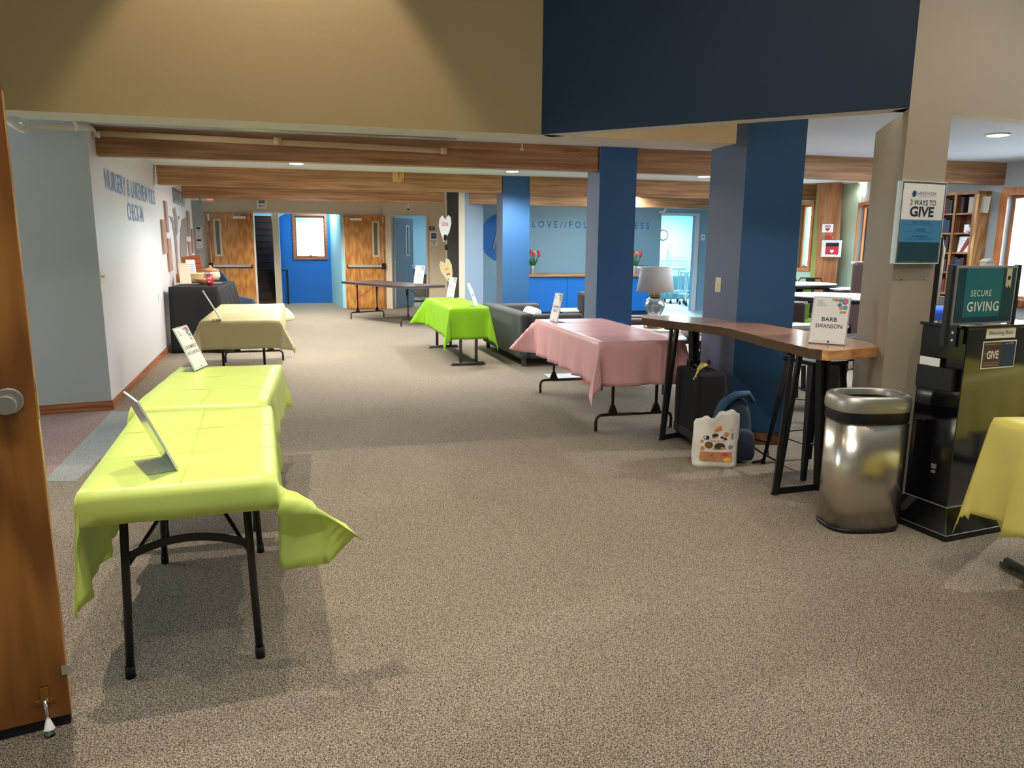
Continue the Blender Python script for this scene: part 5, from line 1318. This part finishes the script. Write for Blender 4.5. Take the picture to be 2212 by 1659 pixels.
# blue swivel chairs behind the black table
def tub_chair(label, c, rz, H=.92):
    t = thing('tub_chair', label, 'armchair', (c[0], c[1], 0), rz, 'blue upholstered chairs behind the black draped table')
    prof = [(a, .33) for a in range(0, 181, 15)]
    mb = MB(); n = 12
    vin, vout = [], []
    for k in range(n + 1):
        a = PI * k / n; hh = .60 + (H - .60) * math.sin(a) ** 1.5
        for lst, r in ((vin, .27), (vout, .345)): lst.append((mb.bm.verts.new((r * math.cos(a), r * math.sin(a), .28)), mb.bm.verts.new((r * math.cos(a), r * math.sin(a), hh))))
    for k in range(n):
        mb.bm.faces.new((vout[k][0], vout[k + 1][0], vout[k + 1][1], vout[k][1])); mb.bm.faces.new((vin[k + 1][0], vin[k][0], vin[k][1], vin[k + 1][1]))
        mb.bm.faces.new((vin[k][1], vout[k][1], vout[k + 1][1], vin[k + 1][1])); mb.bm.faces.new((vin[k][0], vin[k + 1][0], vout[k + 1][0], vout[k][0]))
    for q in (0, n): mb.bm.faces.new((vin[q][0], vout[q][0], vout[q][1], vin[q][1]))
    for f in mb.bm.faces: f.smooth = True
    obj('backrest', mb, 'navy_fabric', t, bevel=.02)
    obj('seat_cushion', MB().box(-.27, .27, -.30, .27, .34, .46), 'navy_fabric', t, bevel=.05, seg=4)
    obj('pedestal', MB().lathe([(.24, 0), (.24, .02), (.04, .04), (.04, .34)], 20), 'chrome', t); return t
p = A(464, 600, 14.2); tub_chair('tall blue armchair back showing behind the pottery jar', (p.x, p.y), rad_(20), 1.06)
p = A(525, 640, 12.6); tub_chair('low blue armchair right of the black draped table', (p.x, p.y), rad_(75), .68)
# ================================================================== RIGHT WING
# curved cedar column with AED cabinet
cp = A(1781, 560, 12.4); aC = math.atan2(cp.y, cp.x) - PI / 2
wS = 12.4 / 1620
t = thing('cedar_column', 'curved laminated cedar column between the two right windows', 'column', (cp.x, cp.y, 0), aC)
mb = MB(); n = 14
def cx_(z): return .05 * math.sin(z * 1.3) + .03
prev = None
L_ = []
for k in range(n + 1):
    z = CEIL * k / n; hw = .15 + .035 * (z / CEIL); c_ = cx_(z) - .04
    L_.append([mb.bm.verts.new(v) for v in ((c_ - hw, 0, z), (c_ + hw, 0, z), (c_ + hw, .35, z), (c_ - hw, .35, z))])
for k in range(n):
    for i in range(4):
        mb.bm.faces.new((L_[k][i], L_[k][(i + 1) % 4], L_[k + 1][(i + 1) % 4], L_[k + 1][i]))
obj('post', mb, 'cedar_column', t)
def px2(px, py, Y=12.4): p = A(px, py, Y); return (p - Vector((cp.x, cp.y, 0))).dot(Vector((math.cos(aC), math.sin(aC), 0))), p.z
u0, z1_ = px2(1777, 484); u1, z0_ = px2(1799, 502)
t = thing('aed_sign', 'white AED sign with red heart on the cedar column', 'sign', (cp.x, cp.y, 0), aC)
obj('board', MB().box(u0, u1, -.012, 0, z0_, z1_), 'paper', t); um = (u0 + u1) / 2
text('AED', 'ink', t, um, -.0135, z1_ - .035, w=.10, h=.035, bold=.02)
hm = MB(); hp = [(um, z0_ + .01), (um + .035, z0_ + .05), (um + .03, z0_ + .07), (um + .015, z0_ + .075), (um, z0_ + .062), (um - .015, z0_ + .075), (um - .03, z0_ + .07), (um - .035, z0_ + .05)]
hm.quad([(x, -.0135, z) for x, z in hp]); obj('heart', hm, 'ink_red', t)
u0, z1_ = px2(1779, 519); u1, z0_ = px2(1815, 555)
t = thing('aed_cabinet', 'white defibrillator cabinet with red pack, mounted on the cedar column', 'cabinet', (cp.x, cp.y, 0), aC)
d_ = .17; wc_ = u1 - u0
obj('box', MB().box(u0 - .02, u1, -d_, .0, z0_, z1_), 'white_metal', t, bevel=.004)
mb = MB(); e = .04
for (a, b, c_, dd) in ((u0, u0 + e, z0_, z1_), (u1 - e, u1, z0_, z1_), (u0 + e, u1 - e, z1_ - e, z1_), (u0 + e, u1 - e, z0_, z0_ + e)): mb.box(a, b, -d_ - .015, -d_, c_, dd)
o = obj('door_frame', mb, 'white_metal', t, bevel=.003)
obj('window_back', MB().box(u0 + e, u1 - e, -d_ - .004, -d_ + .001, z0_ + e, z1_ - e), 'ink', o)
rp = obj('red_pack', MB().box(u0 + e + .005, u1 - e - .005, -d_ - .012, -d_ - .004, z0_ + e + .005, z0_ + (z1_ - z0_) * .62), 'ink_red', t, bevel=.003)
um = (u0 + u1) / 2; zq = z0_ + e + .02
hm = MB(); hm.quad([(x, -d_ - .0135, z) for x, z in [(um, zq), (um + .03, zq + .035), (um + .026, zq + .052), (um + .012, zq + .056), (um, zq + .045), (um - .012, zq + .056), (um - .026, zq + .052), (um - .03, zq + .035)]]); obj('heart', hm, 'ink_white', rp)
u_, z_ = px2(1793, 513); t = thing('alarm_strobe', 'small red alarm strobe between the AED sign and cabinet', 'alarm', (cp.x, cp.y, 0), aC); obj('dome', MB().box(u_ - .045, u_ + .045, -.05, 0, z_ - .03, z_ + .03), 'ink_red', t, bevel=.02)
o = obj('green_wall_strip', MB().box(0, .16, 0, .1, 0, CEIL), 'paint_olive'); p = A(1752, 560, 12.7); o.location = (p.x, p.y, 0); o.rotation_euler = (0, 0, aC); struct(o); o.name = 'trim_green_strip'

def round_table(label, px, py, rpx, H, Y=None, th=.04):
    p = G(px, py, H); r = rpx * p.y / 1640
    t = thing('round_table', label, 'table', (p.x, p.y, 0), 0, 'round white topped tables in the right wing')
    obj('tabletop', MB().lathe([(r - .01, H - th + .012), (r, H - th + .02), (r, H - .004), (r - .006, H)], 48), 'laminate_white', t)
    obj('edge_band', MB().lathe([(r - .02, H - th - .03), (r + .003, H - th - .02), (r + .003, H - .012)], 48), 'black_plastic', t)
    obj('pedestal', MB().lathe([(.28, 0), (.28, .02), (.06, .05), (.05, .1), (.05, H - .07)], 24), 'black_metal', t); return t
round_table('tall round white topped table directly behind the BARB SWANSON card', 1800, 637, 104, 1.05)
round_table('round white topped table farther back, in front of the cedar column', 1728, 611, 76, 1.05)
round_table('pale round table just visible between the two white topped tables at right', 1830, 622, 48, 1.0)
def arm_chair(label, c, rz, m_='leather', H=1.05, w=.55):
    t = thing('dining_armchair', label, 'chair', (c[0], c[1], 0), rz, 'chairs of the right wing')
    obj('backrest', MB().box(-w / 2, w / 2, .2, .27, .42, H), m_, t, bevel=.03, seg=3); obj('piping', MB().box(-w / 2 - .006, w / 2 + .006, .19, .2, H - .02, H + .006), 'white_plastic', t, bevel=.003)
    obj('seat_cushion', MB().box(-w / 2, w / 2, -.27, .24, .38, .48), m_, t, bevel=.03)
    for a in (-1, 1):
        for b in (-.24, .24): obj('leg', MB().bar((a * (w / 2 - .03), b, 0), (a * (w / 2 - .05), b * .9, .4), .035, .035), 'black_metal', t)
    return t
p = A(1856, 560, 9.6); arm_chair('tall brown leather chair with pale piping beside the beige column', (p.x + .1, p.y), rad_(185), 'leather', 1.38, .62)
p = A(1733, 680, 7.4); arm_chair('grey leather bar chair at the left of the tall round table', (p.x + .02, p.y + .55), rad_(150), 'leather', 1.0, .5)
p = A(1835, 700, 6.2)
t = thing('white_shelf_rack', 'white slatted shelf rack behind the BARB SWANSON card', 'shelf', (p.x + .04, p.y + .9, 0), rad_(12))
for z in (.45, .62, .80): obj('shelf', MB().box(-.35, .35, -.12, .12, z, z + .03), 'laminate_white', t)
for a in (-1, 1): obj('upright', MB().box(a * .34 - .012, a * .34 + .012, -.12, .12, 0, .84), 'black_metal', t)
o = softbox('folded_cloth', 'tote_cloth', None, (.26, .2, .10), bulge=.3, seed=2, noise=.004); p = A(1727, 680, 7.1); o.location = (p.x, p.y + .05, .74); tag(o, 'white cloth draped over the grey leather chair at the tall round table', 'cloth')
def metal_chair(label, px, py, Y, rz):
    p = A(px, py, Y); t = thing('metal_chair', label, 'chair', (p.x, p.y, 0), rz, 'metal chairs round the far table')
    H = p.z
    obj('back_hoop', MB().tube([(-.2, .2, .5), (-.21, .22, H * .9), (-.15, .23, H), (.15, .23, H), (.21, .22, H * .9), (.2, .2, .5)], .012, 6), 'black_metal', t)
    obj('back_splat', MB().box(-.07, .07, .21, .22, .5, H), 'black_metal', t); obj('seat', MB().box(-.2, .2, -.2, .2, .46, .50), 'black_metal', t, bevel=.02)
    for a in (-1, 1):
        for b in (-1, 1): obj('leg', MB().bar((a * .22, b * .22, 0), (a * .17, b * .17, .46), .03, .02), 'black_metal', t)
    return t
metal_chair('black metal chair with hooped back at the left of the far round table', 1712, 594, 13.0, rad_(10)); metal_chair('black metal chair with hooped back in front of the green wall strip', 1749, 602, 11.9, rad_(-25))
p = A(1737, 622, 11.2); t = thing('lime_chair', 'bright lime plastic chair under the far round table', 'chair', (p.x, p.y, 0), rad_(0))
obj('shell', MB().box(-.18, .18, -.18, .18, .42, .47), 'lime_plastic', t, bevel=.03); obj('backrest', MB().box(-.17, .17, .15, .18, .45, p.z + .02), 'lime_plastic', t, bevel=.03)
for a in (-1, 1):
    for b in (-1, 1): obj('leg', MB().bar((a * .17, b * .17, 0), (a * .13, b * .13, .42), .02, .02), 'chrome', t)

# bookcase on the window wall
bA = RW3.uz(2043, 500)[0]; bB = RW3.uz(2128, 500)[0]
_, bz1 = RW3.uz(2128, 421); _, bz0 = RW3.uz(2060, 636)
bz0 = 1.0
t = thing('wall_bookcase', 'oak bookcase full of books left of the right window', 'bookcase', RW3.pt(0, 0), RW3.ang)
bA -= .16; dp = .26
def bx(n_, a, b, c_, d_, z0, z1, m_='bookcase_wood', par=t): return obj(n_, MB().box(a, b, c_, d_, z0, z1), m_, par)
bx('back_panel', bA, bB, -.02, -.004, bz0, bz1)
mid = RW3.uz(2056, 500, dp)[0]
for x in (bA, mid - .012, bB - .03): bx('side_panel', x, x + .03, -dp, -.02, bz0, bz1)
bx('oak_end_panel', bB, bB + .03, -dp, -.0, bz0, bz1, 'oak_light')
bx('cornice', bA, bB + .03, -dp - .01, -.0, bz1, bz1 + .04); bx('bottom_panel', bA, bB, -dp, -.02, bz0 - .03, bz0)
sh = [bz0 + (bz1 - bz0) * k / 5 for k in (1, 2, 3, 4)]
for z in sh:
    bx('shelf', bA + .03, mid - .012, -dp + .01, -.02, z, z + .02); bx('shelf', mid + .018, bB - .03, -dp + .01, -.02, z, z + .02)
bcol = [mat('book_%d' % i, c, .6) for i, c in enumerate(('3a2a26', '5a2430', '2b3a55', '7d7568', '274a3c', '8c3a2a', 'b9b2a2', '1f1f24'))]
rb = random.Random(4)
proto = None; nb = 0
def book(x, z, w_, h_, d_, mi, lean=0, label=None, grp='books packed in the oak bookcase'):
    o = obj('book', MB().box(0, w_, -dp + .05, -dp + .05 + d_, 0, h_), 'book_%d' % mi); bx_ = RW3.pt(x, z); o.location = bx_; o.rotation_euler = (0, lean, RW3.ang); tag(o, label, 'book', grp); return o
levels = [bz0] + [z + .02 for z in sh]
cols = ['dark brown', 'maroon', 'navy', 'grey', 'dark green', 'rust', 'cream', 'black']
ordn = ['first', 'second', 'third', 'fourth', 'fifth', 'sixth', 'seventh', 'eighth', 'ninth', 'tenth', 'eleventh', 'twelfth']
lname = ['bottom shelf', 'second shelf from the bottom', 'middle shelf', 'second shelf from the top', 'top shelf']
for li, z in enumerate(levels):
    for (xa, xb, nm) in ((bA + .04, mid - .02, 'left bay'), (mid + .03, bB - .04, 'right bay')):
        gap = (sh[1] - sh[0]) - .03
        x = xa
        if nm == 'right bay' and li in (2, 3): continue
        lim = xb if nm == 'left bay' else (xa + (xb - xa) * (.42 if li == 4 else .8))
        k = 0
        while x < lim - .05:
            w_ = rb.uniform(.03, .055); mi = rb.choice((0, 1, 2, 7, 4, 5, 3) if nm == 'left bay' else (0, 7, 2, 3, 4)); h_ = gap * rb.uniform(.72, .95)
            book(x, z + .001, w_ - .002, h_, .17, mi, 0, '%s book, %s from the left on the %s, %s' % (cols[mi], ordn[k], lname[li], nm)); x += w_; k += 1
zt5 = levels[4] + .001
u_ = mid + (bB - mid) * .55
book(u_, zt5, .13, (sh[1] - sh[0]) * .78, .02, 6, 0, 'pale book facing out near the middle of the top shelf'); book(u_ + .15, zt5, .09, (sh[1] - sh[0]) * .8, .02, 6, .08, 'cream book facing out at the right of the top shelf')
z = levels[3] + .001; p_ = RW3.pt(mid + .22, z, .18); o = obj('stone_ornament', MB().blob((0, 0, .035), (.10, .05, .035), 0, jitter=.006), 'paper'); o.location = p_; tag(o, 'grey knotted ornament on the second shelf from the top', 'ornament')
p_ = RW3.pt(bB - .10, z, .2); t2 = thing('lantern', 'small white lantern ornament at the right of the second shelf', 'lantern', p_, RW3.ang); obj('body', MB().box(-.03, .03, -.03, .03, 0, .10), 'white_metal', t2); obj('ring', MB().tube([(-.03, 0, .10), (-.03, 0, .14), (0, 0, .17), (.03, 0, .14), (.03, 0, .10)], .004, 6), 'ink', t2)
z = levels[2] + .001; p_ = RW3.pt(mid + .13, z, .2); t2 = thing('framed_card', 'white framed card on the middle shelf of the bookcase', 'frame', p_, RW3.ang); T = Matrix.Rotation(rad_(-8), 4, 'X')
obj('frame', MB().box(-.075, .075, 0, .012, 0, .20, 0, T), 'acrylic_edge', t2); obj('sheet', MB().box(-.06, .06, -.002, 0, .015, .185, 0, T), 'paper', t2)
for k in range(4): obj('print_line', MB().box(-.045, .045, -.003, -.002, .05 + k * .03, .055 + k * .03, 0, T), 'ink_soft', t2)
book(bB - .17, z, .035, .2, .16, 5, .45, 'red and white book leaning at the right of the middle shelf')
p_ = RW3.pt(bA + .3, 0, .12)
t = thing('radiator_cover', 'grey louvred heater cover under the oak bookcase', 'heater', RW3.pt(0, 0), RW3.ang)
obj('casing', MB().box(bA, bB + .5, -.24, -.01, .0, .95), 'grey_metal', t, bevel=.01)
for k in range(14): obj('louvre', MB().box(bA + .05 + k * .11, bA + .12 + k * .11, -.22, -.04, .95, .955), 'ink', t)
p = A(2020, 690, 7.6); t = thing('blue_sofa', 'royal blue velvet chair between the beige column and the kiosk', 'sofa', (p.x + .35, p.y + .2, 0), rad_(160))
obj('backrest', MB().box(-.4, .4, .2, .36, .3, .98), 'blue_velvet', t, bevel=.07, seg=4); obj('seat_cushion', MB().box(-.4, .4, -.35, .2, .2, .46), 'blue_velvet', t, bevel=.05, seg=3)
for a in (-1, 1): obj('arm', MB().box(*sorted((a * .4, a * .5)), -.35, .36, .1, .65), 'blue_velvet', t, bevel=.04)
for a in (-1, 1):
    for b in (-.3, .3): obj('leg', MB().box(a * .42 - .02, a * .42 + .02, b - .02, b + .02, 0, .12), 'black_metal', t)
# dark framed board with bright edge seen past the column
p = A(2022, 545, 6.6); t = thing('highback_chair', 'black high backed chair with bright curved edge just right of the column sign', 'chair', (p.x - .13, p.y, 0), rad_(150))
obj('backrest', MB().box(-.16, .16, .15, .2, .5, 1.66), 'black_plastic', t, bevel=.05, seg=4)
obj('bright_edge', MB().tube([(-.165, .17, 1.1), (-.17, .17, 1.55), (-.15, .17, 1.63), (-.08, .17, 1.67)], .012, 8), 'white_plastic', t)
obj('seat', MB().box(-.24, .24, -.25, .16, .6, .66), 'black_plastic', t, bevel=.02)
for a in (-1, 1):
    for b in (-1, 1): obj('leg', MB().bar((a * .22, b * .2, 0), (a * .2, b * .17, .6), .025, .025), 'black_metal', t)
# white house ornament above the kiosk sign
hp_ = Vector((KX.x, KX.y, 0)) + (dR * (u0 * 0 + .33) + dL * .22).to_3d()
p = A(2132, 568, KX.y + .35); t = thing('house_box', 'small white house shaped box on top of the kiosk sign', 'box', (p.x, p.y, 1.156), math.atan2(dR.y, dR.x))
hz = p.z - 1.156
obj('stand', MB().box(-.012, .012, -.012, .012, 0, hz - .02), 'black_plastic', t); obj('body', MB().box(-.03, .03, -.02, .02, hz - .02, hz + .008), 'white_plastic', t)
obj('roof', MB().prism([(-.034, 0), (.034, 0), (0, .016)], -.024, .024, 0, Matrix.Translation((0, 0, hz + .008)) @ Matrix.Rotation(PI / 2, 4, 'X')), 'white_plastic', t)
# switch plate on the near blue column, thermostat by the kitchen door, wall clock
K3 = Vector((1.77, 5.86)); wcol = Wall(K3 + HD * .5, K3)
u_, z_ = wcol.uz(1552, 615); t = wt(wcol, 'light_switch', 'ivory switch plate on the left face of the near blue column', 'switch')
obj('plate', MB().box(u_ - .04, u_ + .04, -.006, 0, z_ - .06, z_ + .06), 'ivory_plastic', t, bevel=.003); obj('toggle', MB().box(u_ - .006, u_ + .006, -.02, -.005, z_ - .014, z_ + .014), 'white_plastic', t)
for dz in (-.045, .045): obj('screw', MB().box(u_ - .003, u_ + .003, -.008, -.005, z_ + dz - .003, z_ + dz + .003), 'alu', t)
u_, z_ = wk.uz(1518, 513); t = wt(wk, 'thermostat', 'white thermostat on the blue wall right of the kitchen doorway', 'thermostat'); obj('case', MB().box(u_ - .05, u_ + .05, -.03, 0, z_ - .07, z_ + .07), 'white_plastic', t, bevel=.006); obj('dial', MB().box(u_ - .02, u_ + .02, -.034, -.03, z_ - .01, z_ + .03), 'ink_soft', t)
u_, z_ = wkb.uz(1432, 508); t = wt(wkb, 'wall_clock', 'octagonal wall clock with dark rim on the bright kitchen wall', 'clock')
oc = lambda r, y0, y1, m_, nm: obj(nm, (lambda mb: [mb, [setattr(v, 'co', Vector((u_ + v.co.x * .9, -v.co.z, z_ + v.co.y))) for v in mb.bm.verts]][0])(MB().lathe([(r, y0), (r, y1)], 8)), m_, t)
oc(.17, 0, .04, 'ink_navy', 'rim'); oc(.135, .04, .045, 'paper', 'dial')
obj('hour_hand', MB().bar((u_, -.048, z_), (u_ + .03, -.048, z_ + .05), .012, .003), 'ink', t); obj('minute_hand', MB().bar((u_, -.05, z_), (u_ - .02, -.05, z_ + .09), .008, .003), 'ink', t)
for k in (0, 3, 6, 9): obj('hour_mark', MB().box(u_ + .1 * math.sin(k * PI / 6) - .008, u_ + .1 * math.sin(k * PI / 6) + .008, -.048, -.045, z_ + .1 * math.cos(k * PI / 6) - .008, z_ + .1 * math.cos(k * PI / 6) + .008), 'ink', t)
# kitchen : steel sink counter, faucet, two carts
u_, z_ = wkb.uz(1465, 570); t = wt(wkb, 'steel_sink', 'steel sink counter with faucet at the back of the bright kitchen', 'sink'); 
obj('counter', MB().box(u_ - 1.2, u_ + .8, -.75, -.02, .86, .90), 'alu', t, bevel=.01); obj('backsplash', MB().box(u_ - 1.2, u_ + .3, -.05, -.02, .90, 1.12), 'alu', t); obj('rail', MB().tube([(u_ - 1.1, -.12, 1.22), (u_ + .2, -.12, 1.22)], .012, 6), 'alu', t)
obj('front_apron', MB().box(u_ - 1.2, u_ + .8, -.75, -.72, .70, .86), 'alu', t)
for x in (-1.1, .0, .7): obj('leg', MB().tube([(u_ + x, -.65, 0), (u_ + x, -.65, .86)], .02, 8), 'alu', t)
obj('faucet', MB().tube([(u_ - .42, -.2, .9), (u_ - .42, -.2, 1.55), (u_ - .40, -.3, 1.62), (u_ - .40, -.42, 1.5)], .015, 8), 'chrome', t); obj('lower_shelf', MB().box(u_ - 1.2, u_ + .8, -.7, -.1, .25, .28), 'alu', t)
def cart(label, px, Y, w_, H, m_='alu'):
    p = A(px, 650, Y); t = thing('steel_cart', label, 'cart', (p.x, p.y, 0), rad_(10)); 
    obj('top_shelf', MB().box(-w_, w_, -.25, .25, H - .05, H), m_, t); obj('lower_shelf', MB().box(-w_, w_, -.25, .25, .28, .31), m_, t)
    for a in (-1, 1):
        for b in (-.22, .22):
            l_ = obj('post', MB().tube([(a * (w_ - .03), b, .1), (a * (w_ - .03), b, H)], .018, 8), m_, t); obj('caster', MB().tube([(a * (w_ - .03) - .015, b, .05), (a * (w_ - .03) + .015, b, .05)], .05, 12), 'rubber', l_)
    return t
cart('tall steel rolling cart at the left of the kitchen doorway', 1456, 20.8, .22, .98); cart('steel rolling cart at the right of the kitchen doorway', 1481, 20.0, .10, .90)
u_, z_ = wc.uz(1390, 570); t = thing('paper_tray', 'stack of papers and small printer at the right end of the blue counter', 'printer', wc.pt(u_, .931, -.2), wc.ang); obj('body', MB().box(-.12, .14, -.12, .14, 0, .13), 'ink_soft', t, bevel=.01); obj('paper_stack', MB().box(-.13, .15, -.13, .15, .13, .165), 'paper', t); obj('lid', MB().box(-.13, .15, -.13, .15, .165, .18), 'black_plastic', t)
# room 107 : desk and chair
p = A(890, 640, 20.6); t = thing('desk', 'dark desk with a box inside room 107', 'desk', (p.x, p.y, 0), rad_(10)); obj('top', MB().box(-.45, .45, -.3, .3, .70, .74), 'black_plastic', t)
for a in (-.42, .42): obj('side_panel', MB().box(a - .02, a + .02, -.28, .28, 0, .70), 'black_plastic', t)
obj('front_panel', MB().box(-.4, .4, .2, .22, .1, .70), 'paint_cream', t); p = A(905, 605, 20.4); o = obj('carton', MB().box(-.14, .14, -.12, .12, 0, .16), 'ink_navy', bevel=.01); o.location = (p.x, p.y, .741); tag(o, 'dark box on the desk inside room 107', 'box')
# paper hearts hanging on the wall end
def heart(label, px, py, s_, m_, rot=0, flip=1):
    p = A(px, py, 14.5); t = thing('paper_heart', label, 'decoration', (p.x, p.y, p.z), rad_(12) , 'paper hearts hanging on the wall end')
    pts = [(0, -.30), (.09, -.1), (.12, .07), (.10, .18), (.05, .22), (.0, .13), (-.06, .20), (-.11, .14), (-.12, 0), (-.07, -.14)]
    T = Matrix.Rotation(rad_(rot), 4, 'Y'); mb = MB(); mb.prism([(x * s_, z * s_) for x, z in pts], -.006, .006, 0, T @ Matrix.Rotation(PI / 2, 4, 'X')); obj('paper', mb, m_, t)
    if flip > 0: text('LOVE', 'ink_magenta', t, 0, -.012, .04 * s_, w=.12 * s_, h=.07 * s_, T=T)
    else:
        for k, c_ in enumerate(('ink_green', 'ink_magenta', 'ink_orange')): obj('paint_stroke', MB().box(-.03 * s_, .04 * s_, -.010, -.006, (-.2 + k * .1) * s_, (-.17 + k * .1) * s_, 0, T), c_, t)
    return t
heart('white paper heart with pink letters hanging on the dark wall end', 961, 489, 1.0, 'paper', 4); heart('pale green paper heart with pink tip lower on the dark wall end', 965, 583, 1.0, 'cream_cloth', -16, -1)
p = A(964, 560, 14.52); o = obj('hanging_string', MB().tube([(0, 0, .9), (0, 0, CEIL)], .003, 5), 'paper'); o.location = (p.x, p.y + .012, 0); tag(o, 'thin string holding the paper hearts on the wall end', 'string')
for k, (px, py) in enumerate(((962, 513), (965, 534))): p = A(px, py, 14.5); o = obj('ribbon_bow', MB().blob((0, 0, 0), (.04, .03, .06), 0, jitter=.01), 'rubber'); o.location = p; tag(o, '%s small black bow between the two paper hearts' % ('upper' if k == 0 else 'lower'), 'bow')
# pink shopping carton under pink table
p = G(1262, 797); t = thing('printed_mat', 'small blue and white patterned mat under the far end of the pink table', 'mat', (.72, 8.75, 0), rad_(12)); obj('mat_body', MB().box(-.3, .3, -.22, .22, .001, .012), 'paint_mist', t, bevel=.003)
for k in range(6): obj('pattern_stripe', MB().box(-.27, .27, -.2 + k * .07, -.175 + k * .07, .012, .0135), 'paper', t)

# ================================================================== OUTDOORS seen through the windows
g = MB(); g.quad([(-40, 23.3, -.8), (60, 23.3, -.8), (60, 70, .5), (-40, 70, .5)]); struct(obj('ground_snow', g, 'snow'))
g = MB(); g.quad([(18.3, -5, -.6), (60, -5, -.6), (60, 23.3, -.6), (18.3, 23.3, -.6)]); struct(obj('ground_snow_side', g, 'snow'))
rt = random.Random(12)
def tree(label, x, y, H):
    t = thing('tree', label, 'tree', (x, y, -.5), 0, 'pale leafy trees outside the windows')
    obj('trunk', MB().tube([(0, 0, 0), (.05, 0, H * .5), (0, .05, H * .8)], [.12, .08, .03], 8), 'bark_out', t)
    mb = MB()
    for k in range(26):
        a = rt.uniform(0, 6.28); r = rt.uniform(.2, 1.1); z = rt.uniform(.42, 1.0) * H
        mb.blob((r * math.cos(a), r * math.sin(a), z), rt.uniform(.18, .36), jitter=.08)
    o = obj('foliage', mb, 'leaf_out', t); return t
for x, y, H, l_ in ((-7.0, 30, 4.2, 'pale green tree seen at the left of the stair window'), (-4.9, 31.5, 4.6, 'pale green tree seen at the right of the stair window'), (9.6, 20, 4.5, 'pale green tree outside the left window of the right wing'), (12.5, 16.0, 4.5, 'pale green tree outside the window right of the bookcase'), (13.5, 14, 5, 'second pale green tree outside the rightmost window')):
    tree(l_, x, y, H)
# stair hall railings
t = thing('stair_railing', 'black metal handrail with post at the left of the blue stair hall', 'railing', wblue.pt(0, 0), wblue.ang)
ua, za = wblue.uz(607, 584, .35); ub, _ = wblue.uz(620, 584, .35)
obj('top_rail', MB().bar((ua - .25, -.35, za), (ub, -.35, za), .045, .03), 'black_metal', t); obj('post', MB().bar((ub, -.35, 0), (ub, -.35, za + .02), .05, .05), 'black_metal', t)
t = thing('stair_railing', 'grey slanted handrail against the pale right wall of the stair hall', 'railing', wblue.pt(0, 0), wblue.ang)
ua, za = wblue.uz(737, 585, .5); ub, zb = wblue.uz(731, 650, .5)
obj('top_rail', MB().bar((ua, -.5, za), (ub, -.5, zb), .04, .03), 'grey_metal', t); obj('post', MB().bar((ua + .01, -.5, 0), (ua + .01, -.5, za), .03, .03), 'grey_metal', t)
